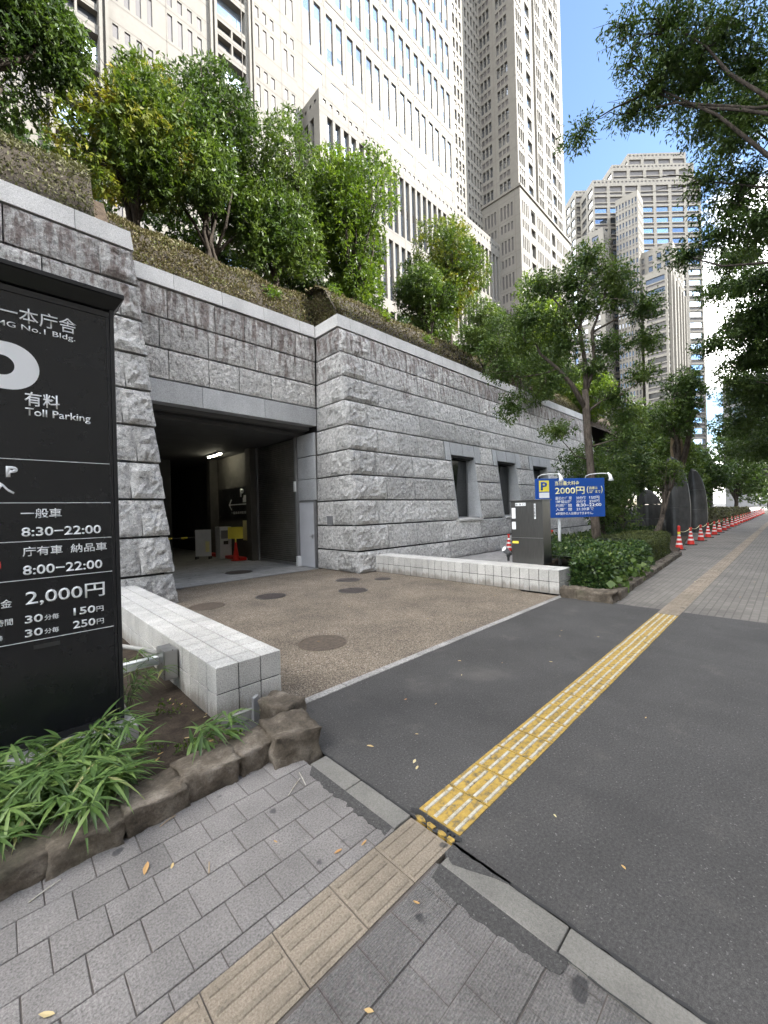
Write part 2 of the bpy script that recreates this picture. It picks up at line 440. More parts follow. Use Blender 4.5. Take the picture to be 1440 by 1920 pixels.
def m_bark(name='bark', lo=(0.035, 0.028, 0.022), hi=(0.17, 0.14, 0.115)):
    t = NT(name); n = t.noise(9, 7, 0.68, t.mapping((1.6, 1.6, 0.35))); f = t.noise(45, 4)
    c = t.ramp(n, [(0.32, lo), (0.7, hi)]); c = t.mix(1.0, c, t.ramp(f, [(0.3, 0.7), (0.7, 1.25)]), 'MULTIPLY')
    nb = t.bump(n, 0.9, 0.03)
    return t.done(c, 0.92, nb, spec=0.2)
M['bark'] = m_bark()
M['bark_dark'] = m_bark('bark_dark', (0.02, 0.017, 0.014), (0.085, 0.07, 0.058))
M['straw_wrap'] = simple('straw_wrapping', (0.27, 0.20, 0.125), 0.95, 0, 0.3, 14, 0.6, 40)
def m_leaf(name, stops, rough=0.42, trans=0.28, noise_mix=0.5):
    t = NT(name)
    a = t.n('ShaderNodeAttribute', attribute_name='var').outputs['Fac']
    n = t.noise(0.9, 4, 0.55)
    v = t.math('ADD', t.math('MULTIPLY', a, 1 - noise_mix), t.math('MULTIPLY', t.smooth(n, 0.3, 0.7), noise_mix))
    c = t.ramp(v, stops)
    t.done(c, rough, None, spec=0.35)
    tr = t.n('ShaderNodeBsdfTranslucent'); t.l(t.mix(1.0, c, (1.5, 1.6, 0.7), 'MULTIPLY'), tr.inputs['Color'])
    mx = t.n('ShaderNodeMixShader'); mx.inputs[0].default_value = trans
    t.l(t.b.outputs[0], mx.inputs[1]); t.l(tr.outputs[0], mx.inputs[2]); t.l(mx.outputs[0], t.out.inputs['Surface'])
    return t.m
M['leaf'] = m_leaf('leaf_evergreen', [(0.1, (0.028, 0.054, 0.013)), (0.5, (0.068, 0.112, 0.025)), (0.9, (0.13, 0.178, 0.04))])
M['leaf_bright'] = m_leaf('leaf_bright', [(0.1, (0.036, 0.068, 0.013)), (0.5, (0.09, 0.145, 0.021)), (0.9, (0.19, 0.25, 0.034))], trans=0.36)
M['leaf_yellow'] = m_leaf('leaf_turning', [(0.12, (0.04, 0.072, 0.016)), (0.45, (0.09, 0.135, 0.024)), (0.7, (0.17, 0.185, 0.03)), (0.92, (0.26, 0.205, 0.035))], noise_mix=0.65)
M['leaf_dark'] = m_leaf('leaf_dark', [(0.1, (0.026, 0.05, 0.015)), (0.5, (0.054, 0.092, 0.025)), (0.9, (0.10, 0.145, 0.036))], trans=0.3)
M['leaf_brown'] = m_leaf('leaf_dry', [(0.06, (0.05, 0.04, 0.022)), (0.35, (0.105, 0.08, 0.045)), (0.55, (0.11, 0.108, 0.042)), (0.72, (0.17, 0.14, 0.08)), (0.88, (0.10, 0.125, 0.035)), (1.0, (0.30, 0.27, 0.2))], 0.7, 0.12, 0.3)
M['leaf_grey'] = m_leaf('leaf_dry_grey', [(0.1, (0.05, 0.048, 0.028)), (0.45, (0.10, 0.095, 0.062)), (0.75, (0.12, 0.125, 0.05)), (1.0, (0.22, 0.2, 0.16))], 0.7, 0.12, 0.5)
M['leaf_shrub'] = m_leaf('leaf_shrub', [(0.1, (0.022, 0.048, 0.014)), (0.5, (0.05, 0.092, 0.026)), (0.82, (0.095, 0.14, 0.035)), (1.0, (0.27, 0.30, 0.08))], 0.35, 0.2, 0.25)
M['leaf_yew'] = m_leaf('leaf_yew', [(0.1, (0.03, 0.042, 0.012)), (0.9, (0.095, 0.11, 0.03))], 0.5, 0.15, 0.4)
M['bamboo'] = m_leaf('leaf_bamboo', [(0.05, (0.045, 0.085, 0.025)), (0.5, (0.105, 0.18, 0.048)), (0.86, (0.19, 0.27, 0.08)), (1.0, (0.42, 0.37, 0.18))], 0.4, 0.28, 0.15)
M['hedge_core'] = simple('hedge_twigs', (0.028, 0.022, 0.015), 0.95, 0, 0.4, 8, 0.8, 30)
M['core_green'] = simple('shrub_inner', (0.012, 0.02, 0.008), 0.95, 0, 0.4, 8, 0.8, 30)
M['dead_leaf'] = m_leaf('fallen_leaf', [(0.0, (0.30, 0.13, 0.05)), (0.4, (0.44, 0.29, 0.12)), (0.75, (0.50, 0.44, 0.26)), (1.0, (0.6, 0.57, 0.47))], 0.7, 0.1, 0.6)
# towers
def m_tower(name, base, grid=None):
    t = NT(name)
    n = t.noise(0.35, 5, 0.6, t.mapping((1, 1, 0.35))); f = t.noise(2.5, 4)
    c = t.mix(1.0, tuple(base), t.ramp(n, [(0.3, 0.9), (0.7, 1.06)]), 'MULTIPLY')
    c = t.mix(1.0, c, t.ramp(f, [(0.3, 0.93), (0.7, 1.05)]), 'MULTIPLY')
    return t.done(c, 0.75, None, spec=0.3)
M['tower'] = m_tower('tower_granite', (0.185, 0.173, 0.152))
M['tower_line'] = simple('tower_joint', (0.13, 0.115, 0.098), 0.8)
M['tower_panel'] = simple('tower_dark_granite', (0.085, 0.077, 0.075), 0.45, 0, 0.1, 0.5)
M['tower_void'] = simple('tower_recess', (0.035, 0.035, 0.037), 0.5)
def m_glass(name, tint, rough=0.04, metal=0.9):
    t = NT(name); n = t.noise(0.8, 3)
    nb = t.bump(n, 0.06, 0.05)
    c = t.mix(1.0, tuple(tint), t.ramp(t.rand(), [(0, 0.55), (0.4, 0.9), (1, 1.15)]), 'MULTIPLY')
    return t.done(c, rough, nb, metal)
M['glass_sky'] = m_glass('mirror_glass', (0.62, 0.72, 0.86))
M['glass_dark'] = m_glass('tinted_glass', (0.20, 0.205, 0.215), 0.06, 0.75)
M['window_glass'] = simple('dark_window_glass', (0.012, 0.013, 0.013), 0.03, 0, 0.05, 1, spec=0.9)
M['monolith'] = None
def m_mono():
    t = NT('dark_polished_stone'); n = t.noise(4, 6, 0.65, t.mapping((1, 1, 0.5))); f = t.noise(30, 4)
    c = t.ramp(n, [(0.3, (0.028, 0.029, 0.03)), (0.7, (0.075, 0.077, 0.078))])
    return t.done(c, t.ramp(f, [(0.3, 0.3), (0.7, 0.55)]), t.bump(n, 0.1, 0.02))
M['monolith'] = m_mono()
M['lamp'] = None
def m_emit(name, col, st):
    m = bpy.data.materials.new(name); m.use_nodes = True; b = m.node_tree.nodes['Principled BSDF']
    b.inputs['Base Color'].default_value = (0.8, 0.8, 0.8, 1); b.inputs['Emission Color'].default_value = (*col, 1); b.inputs['Emission Strength'].default_value = st
    return m
M['tube_light'] = m_emit('fluorescent_tube', (1.0, 0.95, 0.72), 8.0)
# ================================================================ ground
def sheet(name, x0, x1, y0, y1, z, mat, nx=1, ny=1, amp=0.0, fr=1.0):
    m = MB(); vs = []
    for j in range(ny + 1):
        for i in range(nx + 1):
            x = x0 + (x1 - x0) * i / nx; y = y0 + (y1 - y0) * j / ny
            dz = amp * mnoise.noise((x * fr, y * fr, 3.3)) if amp else 0
            vs.append((x, y, z + dz))
    fs = [(j * (nx + 1) + i, j * (nx + 1) + i + 1, (j + 1) * (nx + 1) + i + 1, (j + 1) * (nx + 1) + i) for j in range(ny) for i in range(nx)]
    m.add(vs, fs)
    return structure(m.build(name, mat, None, bool(amp)))

sheet('ground', -400, 2600, -1500, 1500, -0.05, M['asphalt'])
sheet('asphalt_pavement', 1.735, 8.15, -9, 3.26, 0.0, M['asphalt'])
sheet('driveway', 1.97, 8.28, 3.36, 10.86, 0.0, M['aggregate'])
sheet('garage_floor', -6, 7.66, 11.0, 30, 0.0, M['garage_floor'])
pav_bed = sheet('pavement', -8, 1.585, -9, 2.95, -0.006, M['joint'])
far_pav = sheet('far_pavement', 8.15, 260, -9, 4.2, 0.0, M['paver_far'])
sheet('plaza', 8.87, 200, 4.2, 9.6, -0.004, M['flag'])
# soft join between plaza and terrace further along the street
sheet('garden_soil', -9, 1.36, 2.78, 9.5, -0.005, M['soil'], 60, 44, 0.05, 2.3)

# --- granite edge line of the driveway
edge = thing('edge_strip', 'pale granite edging strip between the brown driveway and dark asphalt', 'kerb', (0, 0, 0))
rg = rnd(5)
y_a, y_b = 3.262, 3.358
x = 1.98; k = 0
while x < 8.2:
    x2 = min(x + 0.60, 8.22)
    m = MB().box(x + 0.004, x2 - 0.004, y_a, y_b, -0.05, 0.006 + rg.uniform(-.001, .001))
    m.build('edge_stone', M['edge'], edge, bevel=0.004); x = x2
# --- flush kerb across the pavement joint
kerb = thing('flush_kerb', 'weathered concrete kerb pieces flush with the pavement along the asphalt edge', 'kerb')
y = 2.46
for ln in (0.40, 0.45):
    MB().box(1.588, 1.728, y - ln + .004, y - .003, -0.06, 0.004).build('kerb_stone', M['kerb'], kerb, bevel=0.006); y -= ln
for y1, y0 in ((1.29, 0.70), (0.70, 0.10), (0.10, -0.5), (-0.5, -1.1)):
    MB().box(1.588, 1.728, y0 + .003, y1 - .003, -0.06, 0.004).build('kerb_stone', M['kerb'], kerb, bevel=0.006)
# irregular asphalt patch beside the kerb
def patch(name, poly, z, mat):
    m = MB(); n = len(poly)
    m.add([(x, y, z) for x, y in poly] + [(x, y, z - 0.03) for x, y in poly], [tuple(range(n))] + [(i, n + i, n + (i + 1) % n, (i + 1) % n) for i in range(n)])
    return m.build(name, mat)
rg = rnd(11)
def ragged(xa, y0, y1, n, amp):
    return [(xa + rg.uniform(-amp, amp), y0 + (y1 - y0) * i / n) for i in range(n + 1)]
structure(patch('asphalt_patch', [(1.592, 2.44), (1.592, 1.63)] + ragged(1.52, 1.62, 2.36, 34, 0.014), 0.0025, M['asphalt']))
pl = [(1.592, 1.29), (1.60, 1.28), (1.592, 0.66)]
left0 = [(1.56, 0.65), (1.525, 0.66), (1.505, 0.72), (1.50, 0.80), (1.487, 0.90), (1.476, 1.02), (1.485, 1.13), (1.492, 1.22), (1.505, 1.285)]
left = []
for (xa, ya), (xb, yb_) in zip(left0[:-1], left0[1:]):
    for k in range(5): left.append((xa + (xb - xa) * k / 5 + rg.uniform(-.006, .006), ya + (yb_ - ya) * k / 5))
structure(patch('asphalt_patch', pl[::-1][:1] + [], 0.0025, M['asphalt'])) if False else None
structure(patch('asphalt_patch', [(1.592, 0.655)] + left + [(1.592, 1.29)], 0.0025, M['asphalt']))
structure(patch('asphalt_patch', [(1.74, 1.31), (1.655, 1.31), (1.625, 1.24), (1.66, 1.15), (1.705, 1.05), (1.72, 0.99), (1.74, 0.97)], 0.0055, M['asphalt']))

# --- paving stones near the camera: 0.2 m grid in half bond, parts of the pavement
def paver_mesh(sx, sy, seed, mt='paver'):
    m = MB(); r = rnd(seed); j = lambda: r.uniform(-.0014, .0014)
    z1 = 0.0
    a, b = 0.004, 0.0025
    pts = [(0.0022 + j(), 0.0022 + j()), (sx - .0022 + j(), .0022 + j()), (sx - .0022 + j(), sy - .0022 + j()), (.0022 + j(), sy - .0022 + j())]
    inn = [(pts[0][0] + b, pts[0][1] + b), (pts[1][0] - b, pts[1][1] + b), (pts[2][0] - b, pts[2][1] - b), (pts[3][0] + b, pts[3][1] - b)]
    vs = [(x, y, -0.03) for x, y in pts] + [(x, y, z1 - a * .6) for x, y in pts] + [(x, y, z1) for x, y in inn]
    fs = [(8, 9, 10, 11)]
    for i in range(4):
        k = (i + 1) % 4
        fs += [(i, k, 4 + k, 4 + i), (4 + i, 4 + k, 8 + k, 8 + i)]
    m.add(vs, fs)
    return m.mesh(M[mt], False, 'paving_stone')
pm = [paver_mesh(0.2, 0.197, s) for s in range(6)]
pm_r = [paver_mesh(0.2, 0.197, s, 'paver_ridged') for s in range(6)]
pm_half = [paver_mesh(0.2, 0.085, s + 9) for s in range(3)]
pm_cut = [paver_mesh(0.1, 0.197, s + 20) for s in range(3)]
rg = rnd(3)
def lay(y0, full, off, x_lo=-0.75, x_hi=1.585, kit=None):
    n0 = math.floor((x_lo - off) / 0.2)
    x = off + n0 * 0.2
    while x < x_hi - 0.02:
        me = rg.choice((kit or pm) if full else pm_half)
        w = 0.2
        sx = 1.0
        if x + 0.2 > x_hi: sx = (x_hi - x) / 0.2
        o = link('paving_stone', me, pav_bed, (x, y0, rg.uniform(-.0012, .0012)), (rg.uniform(-.004, .004), rg.uniform(-.004, .004), 0))
        o.scale = (sx, 1, 1)
        x += 0.2
lay(1.606, False, 0.036)
row = 0
y = 1.692
while y < 2.75:
    lay(y, True, 0.134 if row % 2 == 0 else 0.034); y += 0.1975; row += 1
row = 0; y = 1.302 - 0.1975
while y > -0.35:
    lay(y, True, 0.046 if row % 2 == 0 else 0.146, x_lo=0.2, kit=pm_r); y -= 0.1975; row += 1

# --- tactile paving
def tactile_mesh(L_, Wd, bar_mat, base_mat, nb=4, thick=0.0, barh=0.005, barw=0.026, name='tile'):
    base = MB(); base.box(0.003, L_ - .003, 0.002, Wd - .002, -0.03, thick)
    bars = MB()
    pitch = Wd / nb
    for i in range(nb):
        yc = pitch * (i + 0.5); a = 0.014; t_ = barw / 2
        x0, x1 = a, L_ - a
        z0, z1 = thick - 0.001, thick + barh
        bars.hexa([(x0, yc - t_, z0), (x1, yc - t_, z0), (x1, yc + t_, z0), (x0, yc + t_, z0),
                   (x0 + .006, yc - t_ * .7, z1), (x1 - .006, yc - t_ * .7, z1), (x1 - .006, yc + t_ * .7, z1), (x0 + .006, yc + t_ * .7, z1)])
    return base.mesh(base_mat, False, name), bars.mesh(bar_mat, False, 'raised_bar')
bt, bb = tactile_mesh(0.3, 0.292, M['tactile'], M['tactile'], barw=0.03)
tac_near = thing('tactile_strip', 'worn beige tactile paving strip laid in the near grey pavement', 'tactile paving')
x = 1.722; rg = rnd(8)
while x > -0.6:
    t_ = link('tactile_tile', bt, tac_near, (x - 0.3, 1.312, rg.uniform(-.001, .0015)))
    link('raised_bar', bb, t_); x -= 0.3005
yt, yb = tactile_mesh(0.3, 0.298, M['bar'], M['yellow'], thick=0.004, barh=0.006, barw=0.024)
tac_y = thing('tactile_strip', 'yellow tactile paving strip with worn white bars crossing the asphalt', 'tactile paving')
x = 1.80
while x < 7.8:
    o = link('tactile_tile', yt, tac_y, (x, 1.314 + rg.uniform(-.002, .002), rg.uniform(0, .001))); link('raised_bar', yb, o); x += 0.301
# broken bits of yellow material in the gap before the strip
for i, (yy, ln) in enumerate(((1.55, 0.06), (1.47, 0.055), (1.395, 0.05), (1.335, 0.045))):
    rr = rnd(40 + i); n = 8
    poly = [(1.742 + rr.uniform(-.003, .006) + 0.017 * math.cos(2 * math.pi * k / n) * rr.uniform(.7, 1.2), yy + ln * 0.55 * math.sin(2 * math.pi * k / n) * rr.uniform(.8, 1.15)) for k in range(n)]
    o = patch('yellow_fragment', poly, 0.0105, M['yellow'])
    o.parent = tac_y
# black crack and tar before the yellow strip and along the kerb
rg = rnd(77)
cr = MB()
def crack(pts, w, z, m):
    for (xa, ya), (xb, yb_) in zip(pts[:-1], pts[1:]):
        w1 = w * rg.uniform(.5, 1.4); d = Vector((xb - xa, yb_ - ya)); nrm_ = Vector((-d.y, d.x)).normalized() * w1
        m.quad((xa - nrm_.x, ya - nrm_.y, z), (xb - nrm_.x, yb_ - nrm_.y, z), (xb + nrm_.x, yb_ + nrm_.y, z), (xa + nrm_.x, ya + nrm_.y, z))
cpts = [(1.733 + rg.uniform(-.004, .004), 2.5 - 0.035 * i) for i in range(104)]
crack(cpts, 0.0075, 0.0055, cr)
crack([(1.768 + rg.uniform(-.012, .012), 1.64 - 0.022 * i) for i in range(17)], 0.017, 0.0098, cr)
crack([(1.588 + rg.uniform(-.003, .003), 0.7 - 0.03 * i) for i in range(60)], 0.004, 0.0062, cr)
structure(cr.build('pavement_crack', M['rubber']))
ft, fb = tactile_mesh(0.3, 0.298, M['tactile'], M['tactile'], barw=0.03, thick=0.003)
tac_far = thing('tactile_strip', 'long beige tactile strip running down the far pavement beside the cones', 'tactile paving')
x = 7.85
for i in range(150):
    o = link('tactile_tile', ft, tac_far, (x, 1.314, 0.0)); link('raised_bar', fb, o); x += 0.301

# --- manhole covers
def manhole(x, y, r, mat, label, z=0.0):
    t_ = thing('manhole_cover', label, 'manhole cover', (x, y, z), group='manhole covers in the driveway')
    MB().lathe([(r, -0.02), (r, 0.004), (r * .93, 0.006), (r * .93, 0.002), (0.002, 0.002)], n=40, cap=False).build('frame_ring', M['dark'] if mat is M['manhole'] else mat, t_)
    MB().lathe([(r * .915, -0.02), (r * .915, 0.0055), (0.002, 0.0055)], n=40, cap=False).build('cover_plate', mat, t_)
manhole(4.35, 8.12, 0.33, M['manhole'], 'dark iron manhole cover in the middle of the brown driveway')
manhole(5.92, 7.16, 0.34, M['manhole'], 'dark iron manhole cover in the driveway nearest the right low wall')
manhole(6.77, 8.40, 0.33, M['manhole'], 'dark iron manhole cover close to the corner of the stone wall')
manhole(7.45, 7.75, 0.22, M['manhole'], 'small brown manhole cover between wall corner and low wall')
manhole(3.02, 8.26, 0.34, M['manhole_brown'], 'faint brown manhole cover beside the left stone pier')
manhole(3.24, 4.62, 0.34, M['manhole_brown'], 'faint reddish brown manhole cover nearest the camera')
manhole(5.55, 12.4, 0.42, M['manhole'], 'dark manhole cover on the grey floor inside the garage', 0.004)
# ================================================================ granite retaining walls
def vnoise(p, f, sd):
    return mnoise.noise((p[0] * f + sd, p[1] * f - sd * .7, p[2] * f + sd * .3))
def block(name, c, nrm, parent, mat, bulge=0.035, amp=0.022, depth=0.14, nx=None, nz=None, seed=0.0, fr=3.2, open_sides=(), sub=False):
    """rock-faced block; c = four corners of the face: bottom-left, bottom-right, top-right, top-left seen from outside"""
    a, b, d, e = [Vector(q) for q in c]; n = Vector(nrm).normalized()
    w = (b - a).length; h = (e - a).length
    nx = nx or max(2, min(20, round(w / 0.10))); nz = nz or max(2, min(9, round(h / 0.09)))
    m = MB(); vs = []
    for j in range(nz + 1):
        for i in range(nx + 1):
            s, t_ = i / nx, j / nz
            p = a * (1 - s) * (1 - t_) + b * s * (1 - t_) + d * s * t_ + e * (1 - s) * t_
            ex = min(s * w, (1 - s) * w) / 0.10; ez = min(t_ * h, (1 - t_) * h) / 0.10
            k = min(1, ex) * min(1, ez); k = k ** 0.7
            off = bulge * k + amp * k * (vnoise(p, fr, seed) + 0.8 * vnoise(p, fr * 2.7, seed + 5) + 0.95 * vnoise(p, fr * 5.5, seed))
            vs.append(p + n * off)
    fs = [(j * (nx + 1) + i, j * (nx + 1) + i + 1, (j + 1) * (nx + 1) + i + 1, (j + 1) * (nx + 1) + i) for j in range(nz) for i in range(nx)]
    base = len(vs)
    ring = [j for j in range(nx + 1)] + [(j + 1) * (nx + 1) + nx for j in range(nz)] + [nz * (nx + 1) + nx - 1 - i for i in range(nx)] + [(nz - 1 - j) * (nx + 1) for j in range(nz - 1)]
    vs += [vs[i] - n * depth for i in ring]
    L_ = len(ring)
    for i in range(L_):
        k = (i + 1) % L_
        fs.append((ring[k], ring[i], base + i, base + k))
    m.add(vs, fs)
    o = m.build(name, mat, parent)
    return o

ZC, ZT = 7.62, 8.05
ZJ = [0.0] + [7.62 - 0.775 * k for k in range(9, -1, -1)]     # 0, .645, 1.42 ... 7.62
GAP_H, GAP_V = 0.024, 0.011
BAT = 0.12
def yR(z): return 8.90 + BAT * z
def xRc(z): return 7.63 + 0.02 * z

wallR = thing('stone_wall', 'long rock-faced granite retaining wall with three slanting windows', 'wall', (0, 0, 0))
# core behind the blocks
XE = 30.0
m = MB()
m.hexa([(xRc(0) + .11, yR(0) + .11, -.2), (XE, yR(0) + .11, -.2), (XE, 13, -.2), (xRc(0) + .11, 13, -.2), (xRc(8) + .11, yR(8) + .11, 7.95), (XE, yR(8) + .11, 7.95), (XE, 13, 7.95), (xRc(8) + .11, 13, 7.95)])
core = m.build('wall_core', M['rock_core'], wallR)
wins = [(12.9, 14.6), (16.45, 18.2), (20.0, 21.75)]
WZ0, WZ1 = 1.46, 4.0
# cut the window niches out of the core
cut = MB()
for a, b in wins: cut.box(a, b, 8.0, 10.35, WZ0 - .02, WZ1)
cob = cut.build('cutter', M['rock_core'])
md = core.modifiers.new('bool', 'BOOLEAN'); md.operation = 'DIFFERENCE'; md.object = cob; md.solver = 'EXACT'
dg = bpy.context.evaluated_depsgraph_get()
newme = bpy.data.meshes.new_from_object(core.evaluated_get(dg))
core.modifiers.clear(); core.data = newme
bpy.data.objects.remove(cob)
rg = rnd(21)
nF = Vector((0, -1, -BAT * -1)).normalized(); nF = Vector((0, -1, BAT)).normalized()
nL = Vector((-1, 0, 0.02)).normalized()
sd = 0
for r in range(len(ZJ) - 1):
    z0, z1 = ZJ[r] + GAP_H, ZJ[r + 1] - GAP_H
    # return face quoin (left side), then an inner block to the garage opening
    q = 0.62 if r % 2 else 1.0
    f0, f1 = yR(z0), yR(z1)
    # quoin: front piece and its return
    qx = (1.35 if r % 2 else 0.95) + rg.uniform(-.12, .12)
    sd += 1
    big = 0.05
    block('block', [(xRc(z0), f0, z0), (xRc(z0) + qx, f0, z0), (xRc(z1) + qx, f1, z1), (xRc(z1), f1, z1)], nF, wallR, M['rock'], 0.055, big, seed=sd * 1.7, fr=2.4)
    block('block', [(xRc(z0), f0 + q, z0), (xRc(z0), f0, z0), (xRc(z1), f1, z1), (xRc(z1), f1 + q, z1)], nL, wallR, M['rock'], 0.05, big, seed=sd * 1.7, fr=2.4)
    yb = 11.0
    block('block', [(xRc(z0), yb, z0), (xRc(z0), f0 + q + .006, z0), (xRc(z1), f1 + q + .006, z1), (xRc(z1), yb, z1)], nL, wallR, M['rock'], 0.02, 0.012, seed=sd * 2.3)
    # front course
    spans = []
    x = xRc(z0) + qx + 2 * GAP_V
    stops = []
    zc = 0.5 * (z0 + z1)
    if WZ0 - .3 < zc < 3.75: stops = [(a, b) for a, b in wins]
    elif 3.75 <= zc < 4.5: stops = [(a - .36, b + .46) for a, b in wins]
    segs = []; s0 = x
    for a, b in stops: segs.append((s0, a - GAP_V)); s0 = b + GAP_V
    segs.append((s0, XE))
    for a, b in segs:
        x = a
        while b - x > 0.12:
            ln = rg.choice((1.0, 1.4, 1.8, 2.2, 2.6))
            if b - (x + ln) < 0.55: ln = b - x
            sd += 1
            zz0 = z0
            rough_amp = 0.014 + 0.016 * rg.random()
            block('block', [(x, yR(zz0), zz0), (x + ln - 2 * GAP_V, yR(zz0), zz0), (x + ln - 2 * GAP_V, yR(z1), z1), (x, yR(z1), z1)], nF, wallR, M['rock'], 0.016 + rg.uniform(-.004, .012), rough_amp, seed=sd * 1.31, nx=None if x < 16 else max(2, round(ln / .35)), nz=None if x < 16 else 3)
            x += ln
# sawn window surrounds and windows
for a, b in wins:
    zt = ZJ[6] - GAP_H; zb = ZJ[5] + GAP_H
    for x0, x1, zlo in ((a - .36 + GAP_V, a - GAP_V, zb), (b + GAP_V, b + .46 - GAP_V, zb)):
        block('sawn_block', [(x0, yR(zlo) - .012, zlo), (x1, yR(zlo) - .012, zlo), (x1, yR(zt) - .012, zt), (x0, yR(zt) - .012, zt)], nF, wallR, M['lintel'], 0.0, 0.0, nx=1, nz=1)
    third = (b - a) / 2
    for k in range(2):
        x0, x1 = a + third * k + GAP_V, a + third * (k + 1) - GAP_V
        block('sawn_block', [(x0, yR(WZ1) - .012, WZ1), (x1, yR(WZ1) - .012, WZ1), (x1, yR(zt) - .012, zt), (x0, yR(zt) - .012, zt)], nF, wallR, M['lintel'], 0.0, 0.0, depth=0.4, nx=1, nz=1)
    w = link('window', None, wallR)
    yw = 9.78
    MB().box(a, b, yw, yw + .02, WZ0, WZ1).build('pane', M['window_glass'], w)
    fr = MB(); fr.box(a, a + .05, yw - .04, yw - .001, WZ0 + .06, WZ1 - .06); fr.box(b - .05, b, yw - .04, yw - .001, WZ0 + .06, WZ1 - .06)
    fr.box(a, b, yw - .05, yw - .001, WZ1 - .06, WZ1 - .001); fr.box(a, b, yw - .05, yw - .001, WZ0 + .001, WZ0 + .06)
    fr.build('frame', M['grey_metal'], w)
    bl = MB(); bl.box(a, b, yR(WZ1) + .05, yR(WZ1) + .17, WZ1 - .085, WZ1 - .002); bl.box(a, b, yR(WZ1) + .22, yR(WZ1) + .32, WZ1 - .12, WZ1 - .002); bl.build('head_trim', M['dark'], w)
    sl = MB(); sl.hexa([(a + .002, yR(WZ0) - .06, WZ0 - .1), (b - .002, yR(WZ0) - .06, WZ0 - .1), (b - .002, yw, WZ0 - .1), (a + .002, yw, WZ0 - .1), (a + .002, yR(WZ0) - .06, WZ0 - .015), (b - .002, yR(WZ0) - .06, WZ0 - .015), (b - .002, yw, WZ0 + .03), (a + .002, yw, WZ0 + .03)])
    sl.build('sill', M['cap'], w, bevel=.006)
    # sawn stone lining of the right and left reveal, in two stones each
    for zz0, zz1 in ((WZ0 + .03, 2.97), (2.975, WZ1 - .002)):
        for xa, xb in ((b - .03, b + .004), (a - .004, a + .03)):
            MB().hexa([(xa, yR(zz0) + .01, zz0), (xb, yR(zz0) + .01, zz0), (xb, yw - .05, zz0), (xa, yw - .05, zz0), (xa, yR(zz1) + .01, zz1), (xb, yR(zz1) + .01, zz1), (xb, yw - .05, zz1), (xa, yw - .05, zz1)]).build('reveal_stone', M['lintel'], w)
# coping of the right wall
def coping(parent, pts, ln, prof_d=0.55):
    """pts: two points along the outer line; stones run between them; outward normal given by side"""
    pass
def cope_x(parent, x0, x1, yf, n_ln=1.55, y_in=0.6):
    x = x0; 
    while x < x1 - .1:
        l2 = min(n_ln * rg.uniform(.92, 1.08), x1 - x)
        if x1 - x - l2 < .5: l2 = x1 - x
        MB().hexa([(x + .003, yf, ZC + .012), (x + l2 - .003, yf, ZC + .012), (x + l2 - .003, yf + y_in, ZC + .012), (x + .003, yf + y_in, ZC + .012), (x + .003, yf + .05, ZT), (x + l2 - .003, yf + .05, ZT), (x + l2 - .003, yf + y_in, ZT), (x + .003, yf + y_in, ZT)]).build('coping_stone', M['cap'], parent, bevel=.008)
        x += l2
yf = yR(ZC) - .03
cope_x(wallR, xRc(8) + .50, XE, yf)
# corner coping along the return (mitred by butting)
MB().hexa([(xRc(8) - .06, yf, ZC + .012), (xRc(8) + .494, yf, ZC + .012), (xRc(8) + .494, 11.5, ZC + .012), (xRc(8) - .06, 11.5, ZC + .012), (xRc(8) - .01, yf + .05, ZT), (xRc(8) + .494, yf + .05, ZT), (xRc(8) + .494, 11.5, ZT), (xRc(8) - .01, 11.5, ZT)]).build('coping_stone', M['cap'], wallR, bevel=.008)
# small recessed wall box beside the door and low plate
MB().box(xRc(1.6) - .055, xRc(1.6) + .05, 10.15, 10.42, 1.42, 1.72).build('switch_box', M['grey_metal'], wallR, bevel=.01)

